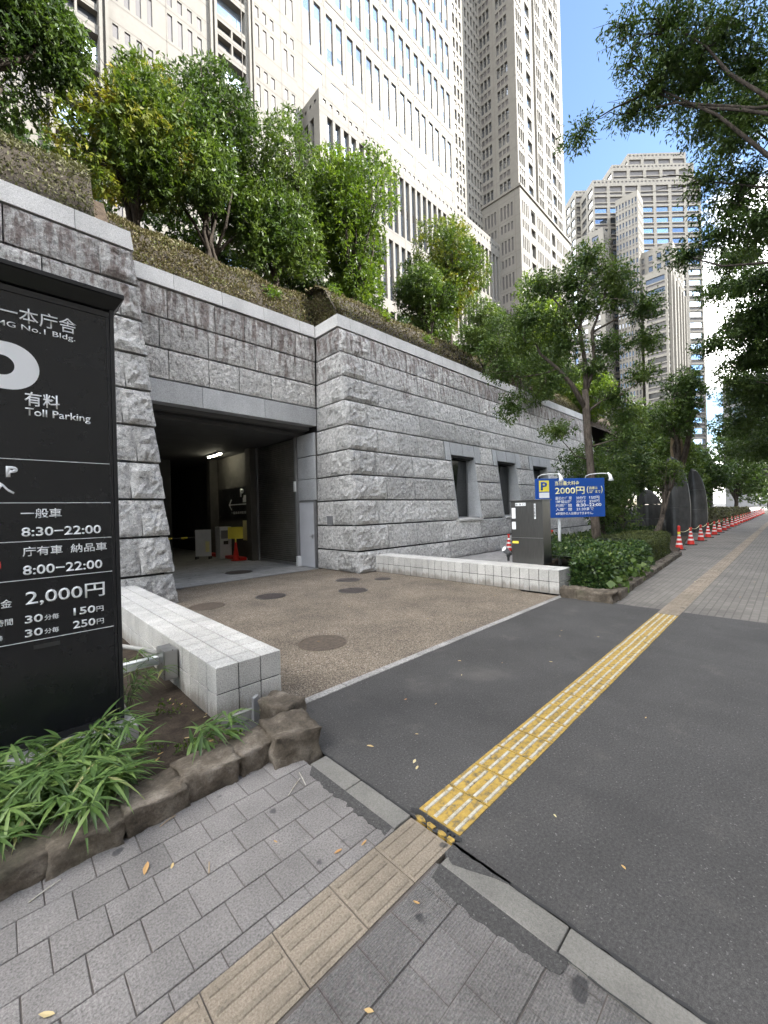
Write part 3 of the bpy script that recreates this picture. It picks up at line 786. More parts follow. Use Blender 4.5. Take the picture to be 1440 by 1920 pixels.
# ---- left pier / wall
wallL = thing('stone_wall', 'rock-faced granite wall rising behind the black parking sign', 'wall')
def yL(z): return 9.10 + 0.11 * z
def xLc(z): return 2.70 - 0.06 * z
XW = -7.0
MB().hexa([(XW, yL(0) + .11, -.2), (xLc(0) - .11, yL(0) + .11, -.2), (xLc(0) - .11, 12.5, -.2), (XW, 12.5, -.2), (XW, yL(8) + .11, 7.95), (xLc(8) - .11, yL(8) + .11, 7.95), (xLc(8) - .11, 12.5, 7.95), (XW, 12.5, 7.95)]).build('wall_core', M['rock_core'], wallL)
nFL = Vector((0, -1, 0.11)).normalized(); nRt = Vector((1, 0, 0.06)).normalized()
for r in range(len(ZJ) - 1):
    z0, z1 = ZJ[r] + GAP_H, ZJ[r + 1] - GAP_H
    qx = (0.62 if r % 2 else 0.42) + rg.uniform(-.08, .08)
    if r == 9: qx = 0.62
    sd += 1
    # each quoin flares a little at its foot: saw-tooth corner
    fl = 0.035
    block('block', [(xLc(z0) - qx, yL(z0) - fl, z0), (xLc(z0) + fl, yL(z0) - fl, z0), (xLc(z1), yL(z1), z1), (xLc(z1) - qx, yL(z1), z1)], nFL, wallL, M['rock'], 0.05, 0.055, seed=sd * 1.7, fr=2.8, nx=7, nz=8)
    block('block', [(xLc(z0) + fl, yL(z0) - fl, z0), (xLc(z0) + fl, yL(z0) + .9, z0), (xLc(z1), yL(z1) + .9, z1), (xLc(z1), yL(z1) - 0, z1)], nRt, wallL, M['rock'], 0.03, 0.02, seed=sd * 1.7)
    block('block', [(xLc(z0), yL(z0) + .91, z0), (xLc(z0), 12.4, z0), (xLc(z1), 12.4, z1), (xLc(z1), yL(z1) + .91, z1)], nRt, wallL, M['rock'], 0.02, 0.01, seed=sd, nx=3, nz=3)
    x = xLc(z0) - qx - 2 * GAP_V
    while x > XW:
        ln = rg.choice((0.8, 1.0, 1.25, 1.45))
        if x < -1.5: ln = 2.4
        sd += 1
        block('block', [(x - ln + 2 * GAP_V, yL(z0), z0), (x, yL(z0), z0), (x, yL(z1), z1), (x - ln + 2 * GAP_V, yL(z1), z1)], nFL, wallL, M['rock'], 0.024, 0.022, seed=sd * 1.31, nx=None if x > -1.5 else 4, nz=None if x > -1.5 else 3)
        x -= ln
def cope_xl(x0, x1, yf):
    x = x1; first = True
    while x > x0:
        ln = 1.02 if first else 1.35 * rg.uniform(.9, 1.1)
        e = 0.05 if first else 0.0
        MB().hexa([(x - ln + .003, yf, ZC + .012), (x - .003, yf, ZC + .012), (x - .003, yf + .7, ZC + .012), (x - ln + .003, yf + .7, ZC + .012), (x - ln + .003, yf + .05, ZT), (x - e - .003, yf + .05, ZT), (x - e - .003, yf + .7, ZT), (x - ln + .003, yf + .7, ZT)]).build('coping_stone', M['cap'], wallL, bevel=.008)
        x -= ln; first = False
cope_xl(XW, xLc(ZC) + .04, yL(ZC) - .03)

# ---- wall over the garage opening
YLn = 11.0
wallM = thing('stone_wall', 'granite wall and smooth lintel over the garage opening', 'wall')
MB().box(2.0, xRc(8) + .1, YLn + .11, YLn + .5, 4.95, 7.95).build('wall_core', M['rock_core'], wallM)
for r in range(7, 10):
    z0, z1 = ZJ[r] + GAP_H, ZJ[r + 1] - GAP_H
    x = 2.05; xe = xRc(z0) - .03
    while xe - x > .1:
        ln = rg.choice((1.0, 1.2, 1.35, 0.85))
        if xe - x - ln < .5: ln = xe - x
        sd += 1
        block('block', [(x, YLn, z0), (x + ln - 2 * GAP_V, YLn, z0), (x + ln - 2 * GAP_V, YLn, z1), (x, YLn, z1)], (0, -1, 0), wallM, M['rock'], 0.022, 0.02, depth=.1, seed=sd * 1.31)
        x += ln
xs = [2.3, 4.05, 5.85, 7.70]
for a, b in zip(xs[:-1], xs[1:]):
    MB().box(a + .003, b - .003, YLn - .02, YLn + .30, 4.71, ZJ[7] - GAP_H).build('lintel_stone', M['lintel'], wallM, bevel=.006)
x = 2.15
while x < xRc(8) - .2:
    ln = min(1.25, xRc(8) - .07 - x)
    MB().hexa([(x + .003, YLn - .05, ZC + .012), (x + ln - .003, YLn - .05, ZC + .012), (x + ln - .003, YLn + .5, ZC + .012), (x + .003, YLn + .5, ZC + .012), (x + .003, YLn, ZT), (x + ln - .003, YLn, ZT), (x + ln - .003, YLn + .5, ZT), (x + .003, YLn + .5, ZT)]).build('coping_stone', M['cap'], wallM, bevel=.008)
    x += ln

# ================================================================ low granite walls beside the drive
def low_wall(label, x0, y0, y1, z1, nx=3, hgt=2):
    t_ = thing('low_wall', label, 'low wall', (x0, y0, 0))
    px, py = 0.213, 0.2165
    pz = z1 / hgt
    ny = int(round((y1 - y0) / py))
    MB().box(.02, nx * px - .02, .02, ny * py - .02, -.1, z1 - .02).build('wall_core', M['rock_core'], t_)
    m = MB(); g_ = 0.0055; m.box(g_, px - g_, g_, py - g_, g_, pz - g_)
    me = m.mesh(M['tile_granite'], False, 'granite_block')
    ref = None
    for k in range(hgt):
        for j in range(ny):
            for i in range(nx):
                if k < hgt - 1 and 0 < i < nx - 1 and 0 < j < ny - 1: continue
                o = link('granite_block', me, t_, (i * px, j * py, k * pz + rg.uniform(-.0008, .0008)))
                bev(o, .004, 1)
    return t_
lwL = low_wall('low white granite block wall with three rows of caps beside the black sign', 1.34, 3.52, 9.1, 0.485)
lwR = low_wall('low white granite block wall on the far side of the drive under the steel cabinet', 8.27, 3.38, 9.0, 0.50)
# concrete strip footing of near wall end
MB().box(1.33, 2.0, 3.49, 3.55, -.1, .03).build('footing', M['concrete'], lwL, loc=(-1.34, -3.52, 0))
# ================================================================ garage inside
XWALL = 7.62
gar = thing('garage', 'dark underground garage entrance with concrete walls and low ceiling', 'garage', (0, 0, 0))
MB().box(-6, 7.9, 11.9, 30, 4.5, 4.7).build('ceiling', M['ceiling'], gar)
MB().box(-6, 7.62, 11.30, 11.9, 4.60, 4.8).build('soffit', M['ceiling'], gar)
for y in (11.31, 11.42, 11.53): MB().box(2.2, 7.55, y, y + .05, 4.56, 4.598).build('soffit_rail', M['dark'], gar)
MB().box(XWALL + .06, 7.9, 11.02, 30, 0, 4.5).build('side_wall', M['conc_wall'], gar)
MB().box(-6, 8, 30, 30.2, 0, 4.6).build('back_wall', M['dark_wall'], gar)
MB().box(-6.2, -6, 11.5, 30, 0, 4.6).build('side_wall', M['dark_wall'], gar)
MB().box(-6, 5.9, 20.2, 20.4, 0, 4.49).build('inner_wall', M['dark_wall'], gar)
for y in (15.05, 19.2): MB().box(7.30, XWALL + .058, y, y + .42, 0, 4.499).build('pillar', M['conc_wall'], gar, bevel=.01)
# drain channel
dr = thing('drain_grate', 'dark steel drain grate across the garage threshold', 'drain', (0, 0, 0))
MB().box(2.55, 7.62, 10.865, 10.995, -.06, -.012).build('channel', M['dark'], dr)
gr = MB()
for i in range(126): gr.box(2.56 + i * .04, 2.582 + i * .04, 10.87, 10.99, -.011, .003)
gr.build('grate_bars', M['grey_metal'], dr)
# door
d = thing('steel_door', 'narrow pale grey steel door beside the rolling shutter', 'door', (XWALL, 11.12, 0))
MB().box(-.02, .05, 0, .88, 0.01, 2.2).build('leaf', M['grey_door'], d, bevel=.004)
fr = MB(); fr.box(-.035, .05, -.05, -.002, 0, 2.25); fr.box(-.035, .05, .882, .94, 0, 2.25); fr.box(-.035, .05, -.002, .882, 2.203, 2.25); fr.build('door_frame', M['grey_metal'], d)
hd = MB(); hd.box(-.05, -.021, .07, .11, .98, 1.12); hd.tube([(-.05, .09, 1.05), (-.085, .09, 1.05), (-.085, .2, 1.05)], .011, 6); hd.build('door_handle', M['steel'], d)
# stone infill over the door
sd += 1
for z0, z1 in ((2.27, 2.97), (2.985, 3.73), (3.76, 4.5)):
    block('block', [(XWALL - .01, 12.05, z0), (XWALL - .01, 11.03, z0), (XWALL - .01, 11.03, z1), (XWALL - .01, 12.05, z1)], (-1, 0, 0), wallM, M['lintel'], 0.008, 0.004, depth=.06, seed=z0)
# shutter
sh = thing('rolling_shutter', 'closed grey steel rolling shutter in the garage side wall', 'shutter', (XWALL, 12.2, 0))
slat = MB(); slat.hexa([(-.005, 0, 0), (-.03, 0, .02), (-.03, 2.78, .02), (-.005, 2.78, 0), (.02, 0, .075), (-.022, 0, .07), (-.022, 2.78, .07), (.02, 2.78, .075)])
sm = MB()
sm.add([(0, 0, 0), (-.022, 0, .018), (-.022, 0, .052), (0, 0, .073), (0, 2.78, 0), (-.022, 2.78, .018), (-.022, 2.78, .052), (0, 2.78, .073)], [(0, 1, 5, 4), (1, 2, 6, 5), (2, 3, 7, 6)])
sme = sm.mesh(M['shutter'], False, 'slat')
for i in range(59): link('slat', sme, sh, (0, 0, .1 + i * .074))
MB().box(-.04, .03, 0, 2.78, 0.0, .098).build('bottom_bar', M['steel'], sh)
MB().box(-.07, .05, -.12, -.001, 0, 4.49).build('guide_rail', M['grey_metal'], sh); MB().box(-.07, .05, 2.781, 2.85, 0, 4.49).build('guide_rail', M['grey_metal'], sh)
MB().box(-.13, -.071, -.11, -.02, 2.6, 2.95).build('switch_box', M['white_metal'], sh)
MB().box(-.16, -.02, -.24, -.121, 0, .35).build('guard_block', M['white_metal'], sh, bevel=.01)
# ceiling light
fl = thing('ceiling_light', 'lit fluorescent batten light on the garage ceiling', 'light', (6.85, 17.4, 4.42))
MB().box(-.09, .09, -.75, .75, .03, .078).build('housing', M['white_metal'], fl)
MB().tube([(0, -.7, 0), (0, .7, 0)], .022, 8).build('tube', M['tube_light'], fl)

# ================================================================ lettering
def text_mesh(s, mat, bold=0.0):
    cu = bpy.data.curves.new('lettering', 'FONT'); cu.body = s; cu.size = 1.0; cu.resolution_u = 3; cu.offset = bold; cu.extrude = 0.0
    cu.align_x = 'LEFT'
    ob = bpy.data.objects.new('lettering_tmp', cu); COL.objects.link(ob)
    bpy.context.view_layer.update()
    me = bpy.data.meshes.new_from_object(ob.evaluated_get(bpy.context.evaluated_depsgraph_get()))
    bpy.data.objects.remove(ob); bpy.data.curves.remove(cu)
    me.materials.clear(); me.materials.append(mat)
    co = np.array([v.co[:] for v in me.vertices])
    return me, co
def text_fit(parent, s, x0, x1, z0, z1, mat, y=0.0, bold=0.012, plane='XZ', extr=0.0015):
    """a line of print fitted to a rectangle of a panel that faces -Y (local)"""
    if any(ord(ch) > 0x2fff for ch in s): bold = min(bold, .025) * .55
    me, co = text_mesh(s, mat, bold)
    if len(co) == 0: return None
    mn, mx = co.min(0), co.max(0)
    sx = (x1 - x0) / max(mx[0] - mn[0], 1e-5); sz = (z1 - z0) / max(mx[1] - mn[1], 1e-5)
    if s in ('一', '-', '−'): sz = sx
    new = np.zeros_like(co); new[:, 0] = x0 + (co[:, 0] - mn[0]) * sx; new[:, 2] = z0 + (co[:, 1] - mn[1]) * sz; new[:, 1] = y
    me.vertices.foreach_set('co', new.astype(np.float32).ravel()); me.update()
    o = link('lettering', me, parent)
    so = o.modifiers.new('thick', 'SOLIDIFY'); so.thickness = extr; so.offset = 1 if me.polygons and me.polygons[0].normal.y < 0 else -1
    return o

# ================================================================ black parking sign
sign = thing('parking_sign', 'tall black parking information pylon with white Japanese lettering', 'sign', (0, 3.9, 0))
SXL, SXR = -0.62, 0.735
b = MB(); b.box(SXL, SXR - .006, .028, .32, .14, 3.50); b.build('body', M['black'], sign, bevel=.004)
# frame strips around the panel
fr = MB()
fr.box(SXL + .02, SXR - .03, -.006, .03, 3.455, 3.50)
fr.box(SXR - .052, SXR - .03, -.006, .03, .23, 3.455); fr.box(SXR - .028, SXR, -.014, .03, .15, 3.52)
fr.box(SXL, SXL + .05, -.014, .03, .15, 3.52); fr.box(SXL + .05, SXR - .03, -.012, .03, .15, .20)
fr.build('frame', M['black'], sign, bevel=.002)
tp = MB(); tp.hexa([(SXL - .06, .0, 3.52), (SXR + .005, .0, 3.52), (SXR + .005, .34, 3.52), (SXL - .06, .34, 3.52), (SXL - .06, -.09, 3.60), (SXR + .055, -.09, 3.60), (SXR + .055, .38, 3.60), (SXL - .06, .38, 3.60)])
tp.box(SXL - .07, SXR + .06, -.1, .39, 3.601, 3.635); tp.build('canopy', M['black'], sign, bevel=.003)
MB().box(SXL + .051, SXR - .053, .0, .027, .205, 3.453).build('panel', M['black_panel'], sign)
MB().box(SXL - .05, SXR + .075, -.14, .42, -.12, .13).build('plinth', M['concrete'], sign, bevel=.012)
MB().box(SXL + .02, SXR - .01, -.02, .30, .131, .149).build('base_plate', M['grey_metal'], sign)
TY = -0.004
for s, x0, x1, z0, z1, bd in [
    ('第一本庁舎', -0.071, 0.488, 3.253, 3.365, .008), ('TMG No.1 Bldg.', -0.02, 0.478, 3.187, 3.239, .004), ('有料', 0.172, 0.373, 2.649, 2.753, .022),
    ('Toll Parking', 0.174, 0.562, 2.561, 2.633, .01), ('P', 0.063, 0.126, 2.121, 2.199, .05), ('入', -0.027, 0.106, 2.000, 2.094, .03),
    ('一般車', 0.135, 0.366, 1.823, 1.895, .018), ('8:30−22:00', 0.136, 0.611, 1.691, 1.758, .015), ('庁有車', 0.139, 0.366, 1.547, 1.617, .018),
    ('納品車', 0.415, 0.647, 1.550, 1.618, .018), ('8:00−22:00', 0.138, 0.614, 1.411, 1.480, .015), ('2,000円', 0.148, 0.625, 1.182, 1.298, .015),
    ('料金', -0.045, 0.077, 1.193, 1.253, .015), ('の1時間', -0.085, 0.078, 1.068, 1.115, .015), ('以降', -0.039, 0.025, 0.966, 1.005, .015),
    ('30', 0.142, 0.241, 1.060, 1.117, .015), ('分毎', 0.250, 0.334, 1.063, 1.103, .015), ('150', 0.422, 0.56, 1.064, 1.122, .015), ('円', 0.567, 0.613, 1.066, 1.108, .015),
    ('30', 0.140, 0.239, 0.960, 1.016, .015), ('分毎', 0.248, 0.332, 0.963, 1.002, .015), ('250', 0.417, 0.558, 0.963, 1.021, .015), ('円', 0.567, 0.613, 0.966, 1.008, .015)]:
    text_fit(sign, s, x0, x1, z0, z1, M['white_print'], TY, bd)
for z in (2.253, 1.937, 1.656, 1.3775, 0.928):
    MB().box(SXL + .06, 0.682, -.003, -.0005, z - .0022, z + .0022).build('divider_line', M['white_print'], sign)
# the large letter P
pb = MB()
def arc(cx, cz, rx, rz, a0, a1, n): return [(cx + rx * math.cos(a0 + (a1 - a0) * i / n), cz + rz * math.sin(a0 + (a1 - a0) * i / n)) for i in range(n + 1)]
n = 22
outer = [(-.30, 3.088)] + arc(.085, 2.919, .174, .1695, math.pi / 2, -math.pi / 2, n) + [(-.16, 2.7495)]
inner = [(-.16, 2.990)] + arc(.053, 2.919, .070, .071, math.pi / 2, -math.pi / 2, n) + [(-.16, 2.848)]
vs = [(x, -.004, z) for x, z in outer] + [(x, -.004, z) for x, z in inner] + [(-.30, -.004, 2.45), (-.16, -.004, 2.45), (-.30, -.004, 2.848)]
k = len(outer)
fs = [(i, k + i, k + i + 1, i + 1) for i in range(k - 1)]
fs += [(0, 2 * k, 2 * k + 1, k - 1, 2 * k - 1, k)]
pb.add(vs, fs); pb.build('letter', M['white_print'], sign)
for zc, mt in ((1.50, M['red_print']), (1.79, M['blue_print'])):
    MB().add([(-.055 + r_ * math.cos(2 * math.pi * i / 28), -.004, zc + r_ * math.sin(2 * math.pi * i / 28)) for r_ in (.080, .066) for i in range(28)], [(i, (i + 1) % 28, 28 + (i + 1) % 28, 28 + i) for i in range(28)]).build('round_mark', mt, sign)
MB().hexa([(.185, -.003, .862), (.338, -.003, .862), (.338, -.0004, .862), (.185, -.0004, .862), (.185, -.003, .892), (.338, -.003, .892), (.338, -.0004, .892), (.185, -.0004, .892)]).build('tape_strip', M['dark'], sign)

# ---- things beside the sign
jb = thing('junction_box', 'small galvanised junction box mounted on the low wall', 'junction box', (1.335, 4.62, .28))
MB().box(-.13, -.001, -.13, .13, -.14, .16).build('box', M['steel'], jb, bevel=.006)
MB().box(-.136, -.1302, -.12, .12, -.13, .15).build('lid', M['steel'], jb, bevel=.002)
du = thing('cable_duct', 'white cable duct running from the black sign to the junction box', 'duct', (0, 0, 0))
MB().box(.2, 1.2, 4.66, 4.74, .27, .35).build('duct', M['white_metal'], du, bevel=.004)
cd = thing('conduit_pipe', 'bent pale conduit pipe behind the black sign', 'pipe', (0, 0, 0))
MB().tube([(.25, 6.3, .55), (.6, 5.8, .5), (.9, 5.25, .42), (1.15, 4.9, .38), (1.21, 4.72, .36)], .024, 8).build('pipe', M['concrete'], cd, smooth=True)
st = thing('stone_marker', 'small dark boundary peg in front of the low wall end', 'marker', (1.66, 3.44, 0))
MB().hexa([(-.03, -.025, -.05), (.03, -.025, -.05), (.03, .025, -.05), (-.03, .025, -.05), (-.024, -.02, .15), (.024, -.02, .17), (.024, .02, .17), (-.024, .02, .15)]).build('peg', M['grey_metal'], st, bevel=.004)

# ================================================================ edging rocks
def rock(loc, size, seed, label, rz=0.0, group='rough edging rocks along the planting bed'):
    bm = bmesh.new(); bmesh.ops.create_cube(bm, size=1.0)
    bmesh.ops.subdivide_edges(bm, edges=bm.edges[:], cuts=9, use_grid_fill=True)
    for v in bm.verts:
        p = v.co.copy(); q = p.normalized() * 0.58
        p = p.lerp(q, 0.10)
        nz = Vector((vnoise(p, 2.2, seed), vnoise(p, 2.2, seed + 9), vnoise(p, 2.2, seed + 17))) * 0.08 + Vector((vnoise(p, 6, seed), vnoise(p, 6, seed + 9), vnoise(p, 6, seed + 17))) * 0.05 + Vector((vnoise(p, 15, seed), vnoise(p, 15, seed + 9), vnoise(p, 15, seed + 17))) * 0.022
        p += nz
        v.co = Vector((p.x * size[0], p.y * size[1], p.z * size[2]))
    me = bpy.data.meshes.new('edging_rock'); bm.to_mesh(me); bm.free(); me.materials.append(M['edging'])
    me.polygons.foreach_set('use_smooth', [True] * len(me.polygons))
    o = link('edging_rock', me, None, loc, (0, 0, rz))
    return tag(o, label, 'rock', group)
rocks = [((1.60, 2.74, .02), (.36, .40, .34), 'large squarish brown edging rock at the corner nearest the driveway', -.2),
         ((1.32, 2.83, .03), (.30, .28, .24), 'brown edging rock second from the driveway corner', .1),
         ((1.00, 2.82, .03), (.37, .29, .24), 'brown edging rock third from the driveway corner', -.05),
         ((.66, 2.79, .02), (.35, .29, .23), 'long brown edging rock behind the bamboo tips', .06),
         ((.33, 2.79, .015), (.335, .29, .22), 'brown edging rock under the drooping bamboo leaves', -.04),
         ((.05, 2.81, .01), (.30, .29, .22), 'brown edging rock at the left edge of the picture', .05),
         ((1.79, 3.2, .02), (.24, .34, .30), 'small dark rock between low wall and driveway edge', .3)]
for i, (lc, sz, lb, rz) in enumerate(rocks): rock(lc, sz, i * 3.7 + 1, lb, rz)
rr = [((8.22, 3.12, .02), (.28, .36, .38), 'rounded rock against the end of the right low wall', .1), ((8.25, 2.66, .02), (.36, .66, .36), 'long brown rock at the planter corner by the asphalt', .05),
      ((8.75, 2.46, .0), (.62, .26, .32), 'brown rock along the planter next to the corner rock', .05)]
for i, (lc, sz, lb, rz) in enumerate(rr): rock(lc, sz, i * 5.1 + 30, lb, rz)
x = 9.35; i = 0
while x < 17.2:
    ln = .5 + .25 * ((i * 37) % 5) / 5
    rock((x, 2.50 + (x - 9) * .045, -.01), (ln, .24, .28), i * 2.9 + 60, 'low brown edging rock in the row along the far planter', .04, 'low rocks along the far planter'); x += ln * .98; i += 1
# planter soil
structure(MB().prism([(8.88, 2.6), (8.5, 2.6), (8.5, 3.36), (8.88, 3.37), (8.88, 5.2), (30, 6.6), (30, 4.3), (17.3, 2.9)], -.1, .10).build('planter_soil', M['soil']))

# ================================================================ steel cabinet
cb = thing('steel_cabinet', 'dark stainless steel fuel cabinet standing on the low wall', 'cabinet', (8.93, 3.98, .50))
MB().box(0, .42, 0, .78, .0, 1.47).build('body', M['cabinet'], cb, bevel=.005)
MB().box(-.035, .45, -.02, .81, 1.471, 1.495).build('lid', M['cabinet'], cb, bevel=.003)
MB().box(-.003, -.0005, .01, .77, .02, .60).build('door_panel', M['cabinet'], cb); MB().box(-.003, -.0005, .01, .77, .61, 1.45).build('door_panel', M['cabinet'], cb)
MB().box(-.014, -.003, .0, .78, .600, .607).build('seam_trim', M['steel'], cb)
MB().box(-.006, -.0035, .16, .20, 1.05, 1.4).build('notice_plate', M['white_print'], cb)
def flipY(o):
    return o
def label_x(parent, s, y0, y1, z0, z1, mat, x):
    """print on a face that looks to -X: text runs from +Y to -Y"""
    t_ = link('label_print', None, parent, (x, 0, 0), (0, 0, -math.pi / 2))
    o = text_fit(t_, s, -y1, -y0, z0, z1, mat, 0.0, .012, extr=.0008)
    return t_
# plates, running top-left to right as seen from the drive (+Y is left)
for nm, (y0, y1, z0, z1, mt) in {'plate_a': (.40, .66, 1.355, 1.43, 'white_print'), 'plate_b': (.66, .755, 1.06, 1.31, 'white_print'), 'plate_c': (.66, .755, .80, .98, 'white_print'), 'plate_d': (.60, .755, .465, .52, 'yellow_print')}.items():
    MB().box(-.007, -.0035, y0, y1, z0, z1).build('notice_plate', M[mt], cb)
for i, ch in enumerate('給油口'):
    label_x(cb, ch, .60 - i * .085, .65 - i * .085, 1.37, 1.415, M['black'], -.0085)
for i, ch in enumerate('火気厳禁'):
    label_x(cb, ch, .165, .197, 1.315 - i * .078, 1.385 - i * .078, M['black'], -.0085)
spot = thing('spotlight', 'small round spotlight beside the steel cabinet', 'spotlight', (9.15, 4.98, .50))
MB().lathe([(.03, 0), (.03, .1), (.045, .1), (.045, .16), (.02, .17)], n=12).build('stand', M['dark'], spot)
MB().tube([(-.10, .05, .30), (-.02, .0, .22), (.06, -.03, .16)], [.075, .075, .05], 14).build('lamp_head', M['grey_metal'], spot)
MB().tube([(-.102, .051, .302), (-.108, .054, .306)], [.066, .066], 14).build('lens', M['white_print'], spot)

# ================================================================ blue tariff board
bx, by = 12.22, 4.58
ang = math.atan2(3.943 - 5.209, 13.14 - 11.271)
bs = thing('tariff_board', 'blue parking tariff board with yellow and white lettering on a post', 'sign', (bx, by, 0), ang)
BW, B0, B1 = 2.26, 1.49, 2.65
MB().box(-BW / 2, BW / 2, 0, .05, B0, B1).build('board', M['blue_board'], bs, bevel=.004)
px_ = -BW / 2 + BW * (748 - 440) / 880
MB().tube([(px_, .1, -.1), (px_, .1, B1 - .1)], .045, 12).build('post', M['white_metal'], bs, smooth=True)
MB().box(px_ - .2, px_ + .2, .051, .1, 2.2, 2.28).build('bracket', M['grey_metal'], bs)
def bxx(u): return -BW / 2 + (u - 440) / 880 * BW
def bzz(v): return B0 + (697 - v) / 503 * (B1 - B0)
def brect(name, u0, u1, v0, v1, mt, y=-.003):
    MB().box(bxx(u0), bxx(u1), y, -.0005, bzz(v1), bzz(v0)).build(name, M[mt], bs)
brect('pictogram_square', 480, 605, 220, 360, 'yellow_print'); brect('pictogram_square', 480, 605, 372, 440, 'white_print')
def bt_(s, u0, u1, v0, v1, mt, bd=.02): text_fit(bs, s, bxx(u0), bxx(u1), bzz(v1), bzz(v0), M[mt], -.0045, bd)
bt_('P', 502, 580, 238, 342, 'blue_board', .03)
bt_('当日最大料金', 680, 990, 228, 285, 'cream_print', .025); bt_('2000円', 680, 1055, 305, 400, 'cream_print', .04)
bt_('(', 1085, 1108, 300, 395, 'cream_print'); bt_(')', 1270, 1292, 300, 395, 'cream_print')
bt_('出庫は', 1117, 1225, 303, 343, 'cream_print'); bt_('22時まで', 1117, 1262, 350, 390, 'cream_print')
for (v0, v1, parts) in [(427, 470, (('最初の1時間', 680, 885), ('30分毎', 945, 1075), ('150円', 1115, 1245))), (475, 514, (('1時間以降', 685, 885), ('30分毎', 945, 1075), ('250円', 1113, 1245))),
                        (522, 562, (('利用時間', 680, 885), ('8:30~22:00', 945, 1270))), (572, 612, (('入庫時間', 680, 885), ('21:30まで', 945, 1170))), (627, 665, (('※時間外の入出庫はできません。', 680, 1160),))]:
    for s, u0, u1 in parts: bt_(s, u0, u1, v0, v1, 'white_print')
for i, u in enumerate((470, 1075)):
    x = bxx(u)
    am = MB(); am.tube([(x, .03, B1 - .02), (x + .01, .0, B1 + .06), (x + .05, -.12, B1 + .10), (x + .16, -.40, B1 + .10), (x + .26, -.66, B1 + .07)], .012, 8); am.build('lamp_arm', M['white_metal'], bs, smooth=True)
    hd = MB(); hd.tube([(x + .235, -.62, B1 + .10), (x + .27, -.66, B1 + .03), (x + .29, -.67, B1 - .07), (x + .30, -.66, B1 - .13)], [.02, .038, .05, .075], 14); hd.build('lamp_head', M['white_metal'], bs, smooth=True)

# ================================================================ traffic cones
def cone_proto():
    t_ = thing('traffic_cone', 'x', 'traffic cone', (0, 0, 0), group='red and white cones lined up along the pavement')
    MB().prism([(-.19, -.15), (-.15, -.19), (.15, -.19), (.19, -.15), (.19, .15), (.15, .19), (-.15, .19), (-.19, .15)], 0, .035).build('base', M['rubber'], t_)
    rad = lambda z: .135 - (z - .035) / .66 * .105
    segs = [(.035, .20, 'red_plastic'), (.20, .27, 'white_band'), (.27, .37, 'red_plastic'), (.37, .44, 'white_band'), (.44, .53, 'red_plastic'), (.53, .60, 'white_band'), (.60, .70, 'red_plastic')]
    for z0, z1, mt in segs:
        MB().lathe([(rad(z0), z0), (rad(z1), z1)], n=20, cap=(z1 > .69)).build('cone_body' if mt == 'red_plastic' else 'white_band', M[mt], t_, smooth=True)
    MB().lathe([(.03, .70), (.055, .71), (.055, .76), (.03, .77)], n=14).build('top_ring', M['red_plastic'], t_)
    return t_
cp = cone_proto()
xs = [19.3] + [21.9 + 2.42 * i for i in range(27)]
prev = None
ords = ['nearest', 'second', 'third', 'fourth', 'fifth', 'sixth', 'seventh', 'eighth', 'ninth', 'tenth']
rg = rnd(9)
for i, x in enumerate(xs):
    if i == 0: lb = 'nearest red and white traffic cone of the long row, with a red lamp on top'
    elif i < 10: lb = '%s red and white traffic cone of the row beside the far tactile strip' % ords[i]
    else: lb = 'small distant red and white traffic cone near the far end of the row'
    yy = 3.16 + rg.uniform(-.04, .04)
    if i == 0:
        cp.location = (x, yy, 0); cp['label'] = lb; cp.rotation_euler = (0, 0, .3)
    else:
        dup(cp, (x + rg.uniform(-.12, .12), yy, 0), rg.uniform(0, 6), lb)
MB().lathe([(.035, .77), (.05, .78), (.05, .92), (.03, .95)], n=12).build('warning_lamp', M['red_plastic'], cp)
MB().lathe([(.052, .62), (.052, .74)], n=12, cap=False).build('yellow_collar', M['yellow_print'], cp)
# rope between the cones
rp = MB()
for i in range(14):
    a, b2 = xs[i], xs[i + 1]
    pts = [(a + (b2 - a) * k / 6, 3.16, .74 - .10 * (1 - (k / 3 - 1) ** 2)) for k in range(7)]
    rp.tube(pts, .008, 5)
rp_o = rp.build('barrier_rope', M['cream_print']); tag(rp_o, 'thin yellow rope strung between the traffic cones', 'rope')
c2 = dup(cp, (15.05, 8.15, 0), .4, 'red and white traffic cone standing under the wall windows left of the cabinet')
for ch in list(c2.children):
    if ch.name.startswith(('warning_lamp', 'yellow_collar')): bpy.data.objects.remove(ch)
c3 = dup(cp, (18.2, 7.7, 0), .4, 'red and white traffic cone half hidden behind the blue board post')
for ch in list(c3.children):
    if ch.name.startswith(('warning_lamp', 'yellow_collar')): bpy.data.objects.remove(ch)
rp2 = MB().tube([(15.05, 8.15, .72), (16.5, 7.95, .66), (18.2, 7.7, .72)], .012, 5).build('barrier_bar', M['dark']); tag(rp2, 'dark bar linking the two cones under the windows', 'barrier')

